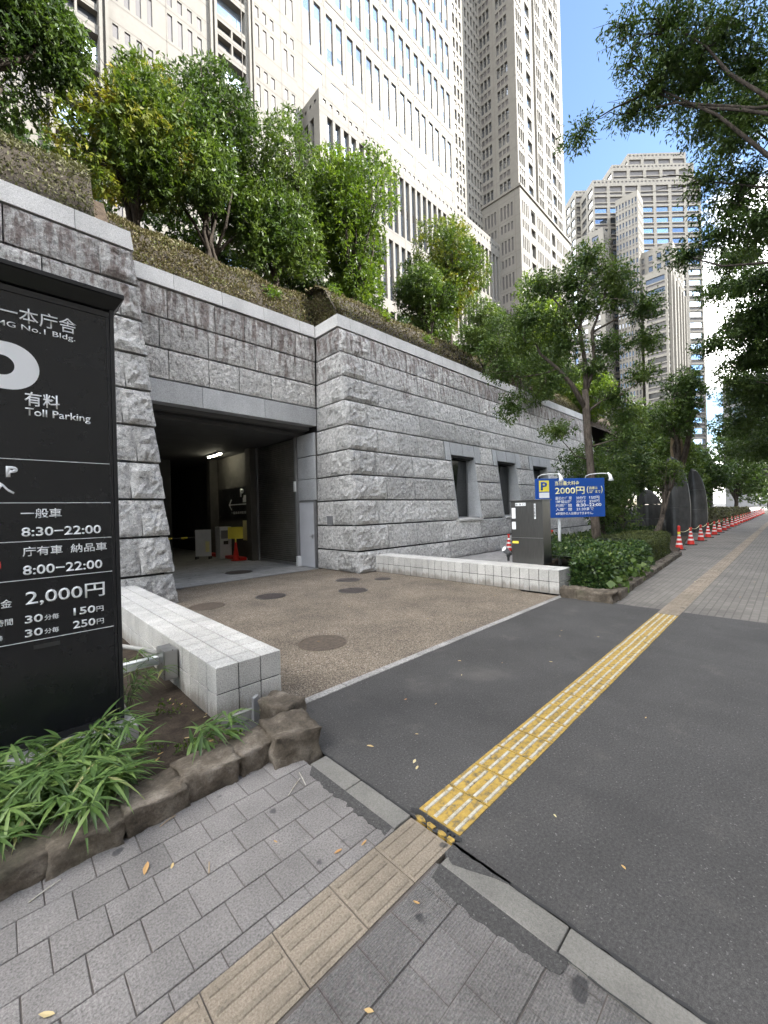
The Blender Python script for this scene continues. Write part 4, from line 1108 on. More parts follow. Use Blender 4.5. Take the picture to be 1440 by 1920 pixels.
# ================================================================ inside the garage: small things
gc = thing('notice_cone', 'red cone carrying a blank yellow notice board inside the garage', 'cone sign', (6.95, 15.75, .0))
MB().lathe([(.2, 0), (.2, .03), (.13, .035), (.035, .72), (.03, .74)], n=18).build('cone_body', M['red_plastic'], gc, smooth=True)
nb = MB(); nb.box(-.3, .3, -.012, .012, .88, 1.36); o = nb.build('notice_board', M['yellow_print'], gc, rot=(0, 0, -.75)); MB().tube([(0, 0, .7), (0, 0, .9)], .03, 8).build('clip', M['yellow_print'], gc)
rk = MB(); rk.box(7.0, 7.28, 15.5, 19.0, .0, .13); tag(rk.build('red_kerb', M['red_plastic'], bevel=.01), 'low red kerb along the garage side wall', 'kerb')
tm = thing('ticket_machine', 'white ticket machine cabinet behind the yellow notice in the garage', 'machine', (7.05, 17.2, 0))
MB().box(-.25, .25, -.25, .25, 0, 1.35).build('body', M['white_metal'], tm, bevel=.01); MB().box(-.2, .2, -.262, -.251, .85, 1.2).build('panel', M['grey_metal'], tm); MB().box(-.1, .1, -.265, -.2521, .6, .75).build('slot_panel', M['dark'], tm)
tb = thing('standing_board', 'pale grey standing notice board in the dark garage', 'notice board', (6.35, 17.6, 0), -.7)
MB().box(-.32, .32, -.03, .03, .12, 1.25).build('board', M['white_metal'], tb, bevel=.005); MB().box(-.3, -.25, -.15, .15, 0, .12).build('foot', M['dark'], tb); MB().box(.25, .3, -.15, .15, 0, .12).build('foot', M['dark'], tb); MB().box(.1, .26, -.036, -.0305, .3, .75).build('notice', M['cream_print'], tb)
gb = thing('barrier_gate', 'low barrier bar with yellow stripes in the dark garage', 'barrier', (4.2, 18.3, 0))
MB().box(-.1, .1, -.1, .1, 0, 1.0).build('post', M['dark'], gb); MB().tube([(0, -.12, .92), (2.0, -.12, .92)], .035, 8).build('bar', M['dark'], gb)
for i in range(3): MB().tube([(.25 + .6 * i, -.12, .92), (.5 + .6 * i, -.12, .92)], .0365, 8).build('yellow_stripe', M['yellow_print'], gb)
ps = thing('wall_sign', 'black parking direction sign with white arrow on the garage wall', 'sign', (XWALL + .055, 18.95, 0), -math.pi / 2)
MB().box(0, 3.2, -.05, -.001, 1.75, 3.05).build('panel', M['black'], ps)
text_fit(ps, 'P', 2.25, 2.62, 2.62, 2.97, M['white_print'], -.052, .05)
ar = MB(); ar.box(1.1, 3.05, -.056, -.0505, 2.28, 2.32); ar.hexa([(1.06, -.056, 2.28), (1.12, -.056, 2.28), (1.12, -.0505, 2.28), (1.06, -.0505, 2.28), (1.32, -.056, 2.55), (1.38, -.056, 2.52), (1.38, -.0505, 2.52), (1.32, -.0505, 2.55)])
ar.hexa([(1.32, -.056, 2.08), (1.38, -.056, 2.05), (1.38, -.0505, 2.05), (1.32, -.0505, 2.08), (1.06, -.056, 2.32), (1.12, -.056, 2.32), (1.12, -.0505, 2.32), (1.06, -.0505, 2.32)]); ar.build('arrow', M['white_print'], ps)
cm = MB(); cm.box(2.5, 2.95, -.056, -.0505, 2.38, 2.55); cm.hexa([(2.53, -.056, 2.55), (2.92, -.056, 2.55), (2.92, -.0505, 2.55), (2.53, -.0505, 2.55), (2.6, -.056, 2.68), (2.85, -.056, 2.68), (2.85, -.0505, 2.68), (2.6, -.0505, 2.68)]); cm.build('car_pictogram', M['white_print'], ps)
text_fit(ps, '一般車専用駐車場', 1.3, 3.0, 1.88, 2.0, M['white_print'], -.052, .01)
fn = MB().box(XWALL + .04, XWALL + .058, 15.9, 16.6, .75, 1.6).build('wall_notice', M['cream_print']); tag(fn, 'pale printed notice sheet on the garage side wall', 'notice')

# ================================================================ dark monoliths
def monolith(x, y, w, d, h, rz, lean, label):
    t_ = thing('stone_monolith', label, 'sculpture', (x, y, 0), rz, group='dark standing stones beside the pavement')
    nz = 18; n = 16
    def ring(z):
        s = z / h
        k = (1 - max(0, (s - .35) / .65) ** 2.2) ** .5 if s < 1 else 0.02
        k = max(k, .06) * (0.93 + .07 * min(1, s * 4))
        return [(w / 2 * k * math.copysign(abs(math.cos(a)) ** .55, math.cos(a)) + lean * s, d / 2 * k * math.copysign(abs(math.sin(a)) ** .55, math.sin(a)) + d / 2 * (1 - k) * .7, z) for a in [2 * math.pi * i / n + .2 for i in range(n)]]
    cuts = [0, .36 * h, .66 * h, h]
    for a, b2 in zip(cuts[:-1], cuts[1:]):
        m = MB(); vs = []; L_ = 7
        for j in range(L_ + 1):
            z = a + .012 + (b2 - a - .012) * j / L_
            vs += ring(z)
        fs = [(j * n + i, j * n + (i + 1) % n, (j + 1) * n + (i + 1) % n, (j + 1) * n + i) for j in range(L_) for i in range(n)]
        fs += [tuple(range(n))[::-1], tuple(L_ * n + i for i in range(n))]
        m.add(vs, fs); m.build('stone_section', M['monolith'], t_)
monolith(26.6, 4.35, .8, 1.1, 4.45, .8, .1, 'tallest dark stone monolith with pointed curved top behind the cones')
monolith(31.3, 4.1, .7, .9, 4.0, .8, .1, 'slender dark stone monolith right of the tallest one')
monolith(27.6, 5.85, .9, 1.25, 2.75, .9, .0, 'squat dark stone monolith behind the clipped hedge')
monolith(26.2, 6.3, 1.0, .8, 1.4, .9, .0, 'lowest dark stone monolith half hidden by the hedge')
# ================================================================ vegetation
def unit(a): return a / np.maximum(np.linalg.norm(a, axis=1, keepdims=True), 1e-9)
def leaf_quads(P, D, size, aspect, rs, droop=0.0, flat=0.4, var=None):
    """one folded diamond leaf at each point P, pointing along D"""
    n = len(P)
    L_ = size * rs.uniform(.65, 1.25, n)[:, None]; Wd = L_ * aspect
    D = D.copy(); D[:, 2] -= droop; D = unit(D)
    up = rs.normal(size=(n, 3)) * (1 - flat); up[:, 2] += flat * 1.2
    S_ = unit(np.cross(D, up)); N_ = unit(np.cross(S_, D))
    b = P; t = P + D * L_ - N_ * L_ * .10
    m = P + D * L_ * .45
    l = m + S_ * Wd * .5 + N_ * L_ * .06; r = m - S_ * Wd * .5 + N_ * L_ * .06
    V = np.stack([b, r, t, l], 1).reshape(-1, 3)
    Q = np.arange(n * 4).reshape(n, 4)
    v = rs.uniform(0, 1, n) if var is None else var
    return V, Q, np.repeat(v, 4)
def crown_mesh(name, lobes, n_tw, per, size, aspect, mat, seed, droop=.15, shell=.22, spread=.8, twig=.16, vy=0.0, flat=.4):
    rs = np.random.RandomState(seed)
    lob = np.array(lobes, float)
    w = (lob[:, 3] * lob[:, 4] + lob[:, 3] * lob[:, 5]); w /= w.sum()
    idx = rs.choice(len(lob), n_tw, p=w)
    d = unit(rs.normal(size=(n_tw, 3)))
    rad = 1 - np.abs(rs.normal(size=n_tw)) * shell; rad = np.clip(rad, .15, 1.08)
    C = lob[idx, :3]; Rr = lob[idx, 3:6]
    T = C + d * rad[:, None] * Rr
    tv = np.clip(rs.uniform(0, 1, n_tw) * .6 + rs.uniform(0, .4), 0, 1)
    out = unit(d * np.array([1, 1, .8]) + rs.normal(size=(n_tw, 3)) * .5)
    P = np.repeat(T, per, 0); O_ = np.repeat(out, per, 0)
    k = np.tile(np.linspace(-.5, .5, per), n_tw)[:, None]
    P = P + O_ * k * twig + rs.normal(size=P.shape) * twig * .18
    D = O_ * .6 + rs.normal(size=P.shape) * spread
    var = np.clip(np.repeat(tv, per) + rs.normal(size=len(P)) * .14, 0, 1)
    V, Q, v = leaf_quads(P, D, size, aspect, rs, droop, flat, var)
    return np_mesh(name, V, Q, mat, v)
def limb_pts(a, b, n, bend, seed):
    r = rnd(seed); a = Vector(a); b = Vector(b); pts = []
    L_ = (b - a).length
    off = Vector((r.uniform(-1, 1), r.uniform(-1, 1), r.uniform(0, .6))) * L_ * bend
    for i in range(n + 1):
        t = i / n
        pts.append(a.lerp(b, t) + off * math.sin(math.pi * t) + Vector((r.uniform(-1, 1), r.uniform(-1, 1), r.uniform(-1, 1))) * L_ * .02 * (0 < i < n))
    return pts
def make_lobes(c, r, n, seed, squash=.8, sub=.46):
    rg_ = rnd(seed); out = []
    for i in range(n):
        while True:
            p = Vector((rg_.uniform(-1, 1), rg_.uniform(-1, 1), rg_.uniform(-1, 1)))
            if .25 < p.length < .92: break
        s = sub * rg_.uniform(.72, 1.2)
        out.append((c[0] + p.x * r[0] * .75, c[1] + p.y * r[1] * .75, c[2] + p.z * r[2] * .78, r[0] * s, r[1] * s, r[2] * s * squash))
    return out
def tree(name, label, base, c, r, nl, mat, seed, n_tw=1500, per=7, size=.16, aspect=.36, trunk_r=.14, stems=1, group=None, bark='bark_dark', lobes=None, **kw):
    t_ = thing(name, label, 'tree', base, group=group)
    lobes = lobes or make_lobes(c, r, nl, seed)
    lb = [(x - base[0], y - base[1], z - base[2], a, b, cc) for x, y, z, a, b, cc in lobes]
    tr = MB(); rg_ = rnd(seed + 1)
    hc = (c[0] - base[0], c[1] - base[1], c[2] - base[2])
    for s in range(stems):
        b0 = Vector((rg_.uniform(-.3, .3) * (stems > 1), rg_.uniform(-.2, .2) * (stems > 1), -.3))
        top = Vector((hc[0] + rg_.uniform(-.3, .3), hc[1] + rg_.uniform(-.2, .2), hc[2] - r[2] * .35))
        pts = limb_pts(b0, top, 7, .05, seed + s)
        tr.tube(pts, [trunk_r * (1.25 - .75 * i / 7) / (stems ** .4) for i in range(8)], 9, wob=.12, seed=seed)
        mine = lb[s::stems]
        for j, q in enumerate(mine):
            k = rg_.choice((3, 4, 5, 6, 7))
            lp = limb_pts(pts[k], q[:3], 5, .12, seed + 10 + j)
            tr.tube(lp, [trunk_r * .42 * (1 - .8 * i / 5) + .008 for i in range(6)], 6)
            for w_ in range(3):
                e = Vector(q[:3]) + Vector((rg_.uniform(-1, 1) * q[3], rg_.uniform(-1, 1) * q[4], rg_.uniform(-.6, 1) * q[5]))
                tr.tube(limb_pts(lp[3], e, 3, .1, seed + 50 + j * 3 + w_), [trunk_r * .18, trunk_r * .12, trunk_r * .08, .006], 5)
    tr.build('trunk', M[bark], t_, smooth=True)
    link('crown', crown_mesh('crown', lb, n_tw, per, size, aspect, M[mat], seed, **kw), t_)
    return t_

# ---- terrace behind the walls
tz = 9.85
ter = MB()
def prof(y0): return [(y0, 7.7), (y0 + .45, 8.25), (y0 + 1.4, 9.7), (y0 + 2.2, tz), (60, tz)]
def strip(x0, x1, y0):
    p = prof(y0)
    for (ya, za), (yb, zb) in zip(p[:-1], p[1:]): ter.quad((x0, ya, za), (x1, ya, za), (x1, yb, zb), (x0, yb, zb))
strip(-60, 2.1, 10.5); strip(2.1, 9.4, 11.4); strip(9.4, 120, 10.2)
structure(ter.build('terrace_bank', M['soil']))

# ---- clipped hedges on the bank
def hedge(name, label, poly_fn, n, size, mat, seed, core_mat='hedge_core', aspect=.45, cat='hedge', group=None, droop=0.0):
    """poly_fn(u,v) -> point on hedge skin and normal, u,v in 0..1"""
    rs = np.random.RandomState(seed); t_ = thing(name, label, cat, (0, 0, 0), group=group)
    m = MB(); nu, nv = 40, 10; vs = []
    for j in range(nv + 1):
        for i in range(nu + 1):
            p, nn = poly_fn(i / nu, j / nv)
            vs.append(p - nn * (.07 + .05 * mnoise.noise(p * 2.5)))
    m.add(vs, [(j * (nu + 1) + i, j * (nu + 1) + i + 1, (j + 1) * (nu + 1) + i + 1, (j + 1) * (nu + 1) + i) for j in range(nv) for i in range(nu)])
    m.build('inner_twigs', M[core_mat], t_)
    P = np.zeros((n, 3)); N_ = np.zeros((n, 3)); uv = rs.uniform(0, 1, (n, 2))
    for i in range(n):
        p, nn = poly_fn(uv[i, 0], uv[i, 1]); k = mnoise.noise(p * 1.7) * .10
        p = p + nn * (k - abs(rs.normal()) * .05)
        P[i] = p; N_[i] = nn
    D = N_ * .7 + rs.normal(size=P.shape) * .75
    V, Q, v = leaf_quads(P, D, size, aspect, rs, droop, .3)
    link('foliage', np_mesh('foliage', V, Q, M[mat], v), t_)
    return t_
def bank_fn(x0, x1, y0, zb, yw, zt, round_=.25):
    # cross-section: rises from (y0, zb) leaning back to (y0+yw, zt), rounded shoulder, flat top behind
    sec = [(y0, zb), (y0 + yw * .25, zb + (zt - zb) * .42), (y0 + yw * .62, zb + (zt - zb) * .82), (y0 + yw, zt), (y0 + yw + .7, zt + .05)]
    def f(u, v):
        x = x0 + (x1 - x0) * u; k = v * 4; i = min(int(k), 3); t = k - i
        a, b = sec[i], sec[i + 1]
        p = Vector((x, a[0] + (b[0] - a[0]) * t, a[1] + (b[1] - a[1]) * t)); d = Vector((0, b[0] - a[0], b[1] - a[1])).normalized()
        p.z += .10 * mnoise.noise(Vector((x * .8, v * 2, 1.0)))
        return p, Vector((0, -d.z, d.y))
    return f
def path_fn(path, zb, yw, zt):
    """bank hedge that follows a line of (x, y, inward normal)"""
    def f(u, v):
        k = u * (len(path) - 1); i = min(int(k), len(path) - 2); t = k - i
        a, b = path[i], path[i + 1]
        x, y = a[0] + (b[0] - a[0]) * t, a[1] + (b[1] - a[1]) * t
        n_ = Vector((a[2] + (b[2] - a[2]) * t, a[3] + (b[3] - a[3]) * t, 0)).normalized()
        sec = [(0, zb), (yw * .25, zb + (zt - zb) * .42), (yw * .62, zb + (zt - zb) * .82), (yw, zt), (yw + .7, zt + .05)]
        k = v * 4; q = min(int(k), 3); t = k - q; c, d = sec[q], sec[q + 1]
        off = c[0] + (d[0] - c[0]) * t; z = c[1] + (d[1] - c[1]) * t
        p = Vector((x, y, 0)) + n_ * off; p.z = z + .10 * mnoise.noise(Vector((x * .8, v * 2, 1.0)))
        dd = Vector((d[0] - c[0], d[1] - c[1])).normalized()
        return p, Vector((-n_.x * dd.y, -n_.y * dd.y, dd.x))
    return f
hedge('clipped_hedge', 'brown dry clipped hedge on the bank above the garage lintel', bank_fn(2.0, 8.6, 11.42, 7.9, 1.3, 10.0), 21000, .085, 'leaf_brown', 1)
def cap_fn(u, v):
    y = 10.25 + 1.9 * u
    zt_ = np.interp(y, [10.25, 10.625, 11.18, 11.75, 12.4], [7.95, 8.78, 9.62, 10.0, 10.05])
    return Vector((8.32 + .22 * v * v, y, 7.9 + (zt_ - 7.9) * v)), Vector((-1, -.15, .25)).normalized()
hedge('clipped_hedge', 'end face of the brown hedge at the corner of the right wall', cap_fn, 5200, .09, 'leaf_brown', 4)
hedge('clipped_hedge', 'brown clipped hedge on the bank above the long right wall', bank_fn(8.36, 30, 10.25, 7.9, 1.5, 10.0), 26000, .10, 'leaf_brown', 2)
hedge('clipped_hedge', 'grey-brown shaggy hedge above the wall at the left edge', bank_fn(-5, 1.75, 10.65, 7.8, .9, 10.1), 14000, .085, 'leaf_grey', 3)
# fresh green shoots in the dry hedge
for i, (x, y, z, r_) in enumerate(((6.75, 11.95, 9.1, .28), (8.9, 11.4, 9.75, .25), (11.2, 11.2, 9.55, .3), (13.6, 11.0, 9.2, .35))):
    t_ = thing('green_shrub', 'small bright green shoot growing out of the brown hedge', 'shrub', (x, y, z), group='green shoots in the brown hedge')
    link('foliage', crown_mesh('foliage', [(0, 0, 0, r_, r_, r_ * .8)], 70, 6, .11, .4, M['leaf_bright'], 70 + i, shell=.4), t_)

# ---- terrace trees
G1 = 'evergreen trees on the terrace'
tree('evergreen_tree', 'dark leaning evergreen at the top left corner with bare lower limbs', (-.3, 13.0, tz), (.35, 13.0, 13.7), (1.7, 1.4, 2.4), 10, 'leaf_dark', 101, 2600, 7, .14, .4, .16, 1, G1)
tree('evergreen_tree', 'bushy evergreen with yellowing leaves beside the dark corner tree', (3.1, 14.0, tz), (2.9, 14.0, 13.5), (2.0, 1.7, 3.0), 16, 'leaf_yellow', 103, 4200, 7, .17, .36, .14, 2, G1)
tree('evergreen_tree', 'broad dense green evergreen with pointed top, third from left', (5.7, 14.2, tz), (5.35, 14.0, 14.1), (2.6, 1.9, 3.4), 21, 'leaf', 105, 5200, 7, .17, .34, .13, 3, G1)
tree('evergreen_tree', 'rounded green evergreen between the pointed tree and the brightest tree', (8.3, 14.2, tz), (8.2, 14.1, 14.0), (2.3, 1.8, 3.7), 20, 'leaf', 107, 4600, 7, .17, .34, .13, 2, G1)
tree('evergreen_tree', 'bright sunlit evergreen in front of the tower, brightest of the row', (11.9, 14.0, tz), (11.7, 13.8, 14.6), (2.6, 2.1, 4.0), 22, 'leaf_bright', 109, 5600, 7, .18, .36, .15, 2, G1)
tree('evergreen_tree', 'evergreen with yellow tips standing right of the brightest tree', (18.6, 13.6, tz), (18.7, 13.5, 14.9), (3.2, 2.1, 3.5), 20, 'leaf_yellow', 111, 4200, 7, .18, .36, .15, 1, G1)
tree('evergreen_tree', 'low dark evergreen under the yellow tipped tree', (16.6, 13.2, tz), (16.3, 13.2, 12.6), (2.0, 1.5, 2.3), 11, 'leaf', 113, 2600, 7, .15, .36, .12, 2, G1)
tree('evergreen_tree', 'sunlit evergreen seen behind the street tree trunk', (25.5, 11.8, tz), (25.5, 11.8, 13.2), (3.6, 2.3, 4.2), 16, 'leaf_bright', 115, 4000, 7, .19, .4, .16, 2, G1)
tree('evergreen_tree', 'green evergreen rising behind the right end of the stone wall', (33.0, 12.5, tz), (33.0, 11.5, 10.5), (4.0, 2.5, 3.6), 14, 'leaf_bright', 117, 3000, 7, .23, .4, .16, 2, G1)
tree('evergreen_tree', 'light green tree with hanging branches above the wall coping', (17.0, 10.6, 8.2), (16.6, 9.9, 9.9), (2.0, 1.3, 1.7), 11, 'leaf', 119, 1900, 7, .12, .4, .07, 1, G1, droop=.7)
tree('evergreen_tree', 'drooping leafy tree hiding the far end of the wall coping', (22.4, 10.4, 8.2), (22.0, 9.3, 8.6), (2.4, 1.3, 2.4), 12, 'leaf', 121, 2600, 7, .13, .4, .07, 1, G1, droop=.8)
# background row far behind to close the gaps under the crowns
for i in range(7):
    x = -3 + i * 4.6
    tree('evergreen_tree', 'dark evergreen further back on the terrace seen between the front trunks', (x, 17.5, tz), (x, 17.5, 12.7), (2.9, 1.5, 2.9), 10, 'leaf_dark', 140 + i, 1700, 6, .22, .45, .12, 1, 'back row of terrace evergreens')

# ---- street tree behind the blue board
TB = (15.15, 4.85, 0.05)
st_ = thing('street_tree', 'street tree with forked dark trunk rising behind the blue board', 'tree', TB)
tr = MB()
def rel(p): return (p[0] - TB[0], p[1] - TB[1], p[2] - TB[2])
tr.tube([rel(p) for p in [(15.25, 4.75, -.2), (15.12, 4.85, .9), (15.05, 4.9, 2.2), (14.98, 4.96, 3.7), (14.95, 5.0, 5.0), (14.93, 5.02, 5.9)]], [.185, .145, .13, .125, .125, .10], 12, wob=.1, seed=3)
limbs = [([(14.95, 5.0, 5.2), (14.6, 5.35, 6.1), (14.25, 5.7, 6.7), (13.85, 6.1, 7.2), (13.6, 6.4, 8.2)], .10), ([(14.94, 5.0, 5.7), (14.95, 5.0, 6.8), (14.8, 5.1, 8.0), (14.95, 4.95, 9.2), (15.0, 4.9, 10.6)], .095),
         ([(14.94, 5.0, 5.8), (15.15, 4.75, 6.8), (15.1, 4.8, 7.9), (15.4, 4.5, 9.0), (15.6, 4.3, 10.2)], .08), ([(14.95, 5.0, 5.1), (15.3, 4.6, 5.5), (15.8, 4.1, 5.7), (16.4, 3.6, 6.2)], .045),
         ([(14.3, 5.65, 6.7), (13.9, 6.0, 6.5), (13.3, 6.6, 6.4), (12.8, 7.2, 6.6)], .05), ([(14.8, 5.1, 8.0), (14.3, 5.6, 8.9), (13.8, 6.0, 9.6)], .045), ([(15.1, 4.8, 7.9), (15.8, 4.1, 8.4), (16.5, 3.6, 8.7)], .045), ([(15.0, 4.92, 3.4), (14.6, 5.3, 3.6), (14.2, 5.7, 4.3)], .03), ([(15.0, 4.9, 3.9), (15.5, 4.3, 4.1), (15.9, 4.0, 4.0)], .03)]
for pts, r_ in limbs:
    tr.tube([rel(p) for p in pts], [r_ * (1 - .75 * i / (len(pts) - 1)) for i in range(len(pts))], 8, wob=.15, seed=7)
rg = rnd(33)
lob = [(13.6, 6.4, 8.4, .9, .8, .6), (15.0, 4.9, 10.4, .8, .8, .6), (15.6, 4.3, 9.8, .9, .8, .55), (16.4, 3.5, 8.7, .8, .7, .5), (13.0, 7.0, 6.7, .9, .8, .45), (13.9, 6.1, 9.6, .8, .7, .5), (16.3, 3.6, 6.4, .7, .6, .45), (14.4, 5.5, 7.5, .9, .8, .5),
       (15.6, 4.4, 7.4, .8, .7, .5), (14.2, 5.7, 4.5, .6, .6, .4), (15.9, 4.0, 4.2, .7, .6, .45), (14.9, 5.0, 8.8, .9, .9, .5), (13.2, 6.9, 5.4, .5, .6, .6), (12.6, 7.3, 7.4, .6, .6, .5), (14.0, 6.0, 6.2, .6, .6, .6), (15.6, 4.4, 5.6, .6, .6, .35), (16.3, 4.2, 5.0, .8, .7, .5), (14.6, 5.3, 9.6, .9, .8, .6), (15.9, 4.1, 9.2, .8, .7, .6), (16.6, 3.5, 7.6, .7, .6, .5), (13.4, 6.6, 7.6, .8, .8, .5), (15.1, 4.8, 6.6, .7, .7, .4), (14.3, 5.6, 8.2, .8, .7, .5)]
for q in lob:
    for k in range(3):
        a = min((p for pts, _ in limbs for p in pts), key=lambda p: (Vector(p) - Vector(q[:3])).length)
        e = Vector(q[:3]) + Vector((rg.uniform(-1, 1) * q[3], rg.uniform(-1, 1) * q[4], rg.uniform(-1, 1) * q[5]))
        tr.tube([rel(p) for p in limb_pts(a, e, 4, .12, rg.random())], [.022, .016, .012, .008, .004], 5)
tr.build('trunk', M['bark'], st_, smooth=True)
link('crown', crown_mesh('crown', [(*rel(q[:3]), *q[3:]) for q in lob], 6500, 7, .11, .42, M['leaf'], 201, shell=.6, droop=.35), st_)
# lower understorey tree at its foot
tree('young_tree', 'dense small tree filling the gap behind the blue board and trunk', (19.2, 6.0, 0), (19.0, 5.9, 3.0), (2.6, 1.6, 2.4), 13, 'leaf', 203, 2400, 7, .13, .42, .09, 2, None, 'bark', droop=.3, shell=.35)
tree('young_tree', 'loose leafy small tree left of the squat monolith', (23.5, 6.2, 0), (23.5, 6.2, 3.6), (2.6, 1.7, 2.6), 12, 'leaf_shrub', 205, 1900, 7, .15, .42, .11, 2, None, 'bark', droop=.3, shell=.4)
# tree with straw-wrapped trunk by the monoliths
tw = tree('wrapped_tree', 'street tree with straw-wrapped trunk behind the monoliths', (30.0, 4.9, 0), (30.0, 4.7, 7.6), (3.2, 1.8, 2.6), 12, 'leaf', 207, 1400, 7, .19, .42, .24, 1, None, 'bark', shell=.5, droop=.3)
MB().tube([(.0, 0, 4.0), (-.05, 0, 4.7), (.03, 0, 5.2), (-.02, 0, 5.9)], [.36, .31, .33, .27], 12, wob=.15, seed=4).build('trunk_wrap', M['straw_wrap'], tw, smooth=True)
# pruned shrub tree with crooked stem before the squat monolith
tree('crooked_tree', 'small crooked tree leaning in front of the squat monolith', (20.6, 4.5, .1), (22.0, 4.0, 3.4), (1.3, .9, 1.1), 6, 'leaf', 209, 300, 7, .13, .42, .11, 1, None, 'bark', shell=.5, droop=.2)
# trees further along the left side of the street
for i, (x, y, z, rx, rz, mt, lb) in enumerate(((38, 6.5, 5.0, 4.2, 3.2, 'leaf', 'broad green tree right of the slender monolith'), (48, 7.5, 4.5, 5.0, 4.2, 'leaf', 'green tree further along behind the row of cones'), (60, 7.5, 6.0, 6.0, 5.0, 'leaf_dark', 'dark tree where the row of cones ends'),
                                          (44, 10, 8.5, 5.0, 4.0, 'leaf', 'tall green tree beyond the end of the stone wall'), (80, 6, 7.0, 8, 7, 'leaf_dark', 'dark tree closing the end of the pavement'), (56, 12, 9, 6, 5, 'leaf', 'tall tree behind the distant planting'), (105, 3, 8, 10, 9, 'leaf_dark', 'farthest dark tree at the end of the street'))):
    tree('roadside_tree', lb, (x, y, 0), (x, y, z), (rx, rx * .6, rz), 14, mt, 220 + i, 1900, 7, .13 + x * .0032, .45, .25, 1, 'trees along the left of the pavement', shell=.4)

# ---- big zelkova leaning in from the right of the picture
def zelkova(label, base, clusters, seed, n_tw, size, fork_z, trunk_r, mat='leaf_dark', extra=()):
    t_ = thing('zelkova_tree', label, 'tree', base, group='large street trees on the right')
    rl = lambda p: Vector((p[0] - base[0], p[1] - base[1], p[2] - base[2]))
    tr = MB(); rg_ = rnd(seed)
    fork = Vector((0, 0, fork_z))
    tr.tube(limb_pts((0, 0, -.3), fork, 6, .02, seed), [trunk_r * (1.2 - .4 * i / 6) for i in range(7)], 12, wob=.1, seed=seed)
    lobes = []
    tips = []
    for i, (x, y, z, r_) in enumerate(clusters):
        c = rl((x, y, z)); lobes.append((c.x, c.y, c.z, r_ * 1.15, r_ * 1.15, r_ * .55))
        if i % 2 == 0 or not tips:
            pts = limb_pts(fork + Vector((0, 0, rg_.uniform(-.8, 1.2))), c, 7, .07, seed + i)
            tr.tube(pts, [trunk_r * .21 * (1 - .9 * k / 7) + .007 for k in range(8)], 7); tips.append(pts)
        else:
            src = min((p for ps_ in tips for p in ps_[3:]), key=lambda p: (p - c).length)
            tr.tube(limb_pts(src, c, 5, .1, seed + i), [.03, .024, .018, .013, .009, .005], 6)
        for w_ in range(9):
            e = c + Vector((rg_.uniform(-1.3, 1.3) * r_, rg_.uniform(-1.3, 1.3) * r_, rg_.uniform(-.6, .6) * r_))
            tr.tube(limb_pts(c + (e - c) * rg_.uniform(-.3, .1), e, 4, .1, seed + i * 11 + w_), [.013, .010, .008, .006, .003], 4)
    for a, b in extra:
        tr.tube(limb_pts(rl(a), rl(b), 6, .08, seed + int(b[2] * 10)), [.02, .016, .013, .010, .008, .006, .003], 5)
    tr.build('trunk', M['bark_dark'], t_, smooth=True)
    link('crown', crown_mesh('crown', lobes, n_tw, 8, size, .34, M[mat], seed, droop=.5, shell=.6, spread=.7, twig=.28, flat=.6), t_)
    return t_
Z1 = [(11.68, 1.88, 13.30, 1.05), (13.24, 1.05, 13.60, 1.34), (14.49, 0.53, 13.19, 1.12), (10.95, 2.59, 13.20, 0.45), (12.02, 2.24, 12.18, 0.8), (13.38, 1.62, 12.95, 1.12), (13.00, 0.59, 10.96, 0.76), (10.66, 3.57, 11.09, 0.45), (12.21, 2.76, 12.15, 0.5), (12.71, 0.87, 10.34, 0.7), (12.88, 1.40, 9.87, 0.5),
      (14.33, 0.69, 10.24, 0.84), (13.18, 0.42, 8.54, 0.64), (13.14, 1.15, 8.52, 0.62), (13.14, 1.85, 8.32, 0.55), (11.75, 1.81, 12.41, 0.7), (11.6, 2.65, 12.86, 0.3), (14.5, -1.0, 12.5, 1.6), (12.5, -1.5, 14.0, 1.8), (15.5, -2.5, 13.0, 1.8), (13.0, -3.5, 12.0, 1.8), (10.5, -.6, 14.6, 1.2), (14.0, -.2, 11.9, 1.0), (13.6, .9, 9.3, .8), (14.6, .4, 8.9, .8), (12.6, 1.3, 11.2, .7), (13.7, .9, 11.7, .9)]
zelkova('big street tree whose dark sprays hang into the top right of the picture', (13.2, -3.4, 0), Z1, 301, 10000, .115, 5.5, .34,
        extra=[((12.0, 2.2, 12.1), (10.9, 2.9, 12.4)), ((12.0, 2.2, 12.2), (10.8, 2.7, 12.9)), ((12.2, 2.7, 12.0), (10.6, 3.5, 11.3)), ((12.9, 1.4, 9.9), (11.9, 2.5, 9.7)), ((12.9, 1.4, 9.9), (11.6, 2.7, 10.0)), ((11.7, 1.9, 13.2), (10.7, 2.9, 12.2)), ((11.7, 1.9, 13.0), (10.6, 3.0, 12.7))])
Z2 = [(25.65, 1.52, 12.01, 1.40), (27.45, 2.56, 13.11, 0.98), (31.46, 1.44, 12.29, 1.54), (24.69, 2.45, 9.37, 0.89), (28.48, 1.55, 9.14, 1.54), (31.81, 1.09, 7.97, 1.84), (25.38, 1.78, 7.6, 0.89), (28.41, 1.62, 6.0, 1.5), (31.86, 1.05, 4.9, 1.54), (26.23, 0.95, 9.19, 1.27), (27, -.6, 11.5, 2.0), (29, -1.5, 9.5, 2.2), (30, -1.0, 13.5, 2.2), (26, -2, 13, 2), (27.6, 1.2, 10.6, 1.5), (29.5, 1.0, 11.2, 1.5), (25.0, 1.0, 10.4, 1.2), (30.2, .7, 9.6, 1.5), (27.2, 1.0, 7.4, 1.3), (24.2, .8, 11.6, 1.1), (26.0, 1.7, 13.6, 1.1), (28.0, 1.6, 14.6, 1.2)]
zelkova('second big street tree filling the right edge above the pavement', (28.0, -3.4, 0), Z2, 303, 12500, .17, 5.0, .34)
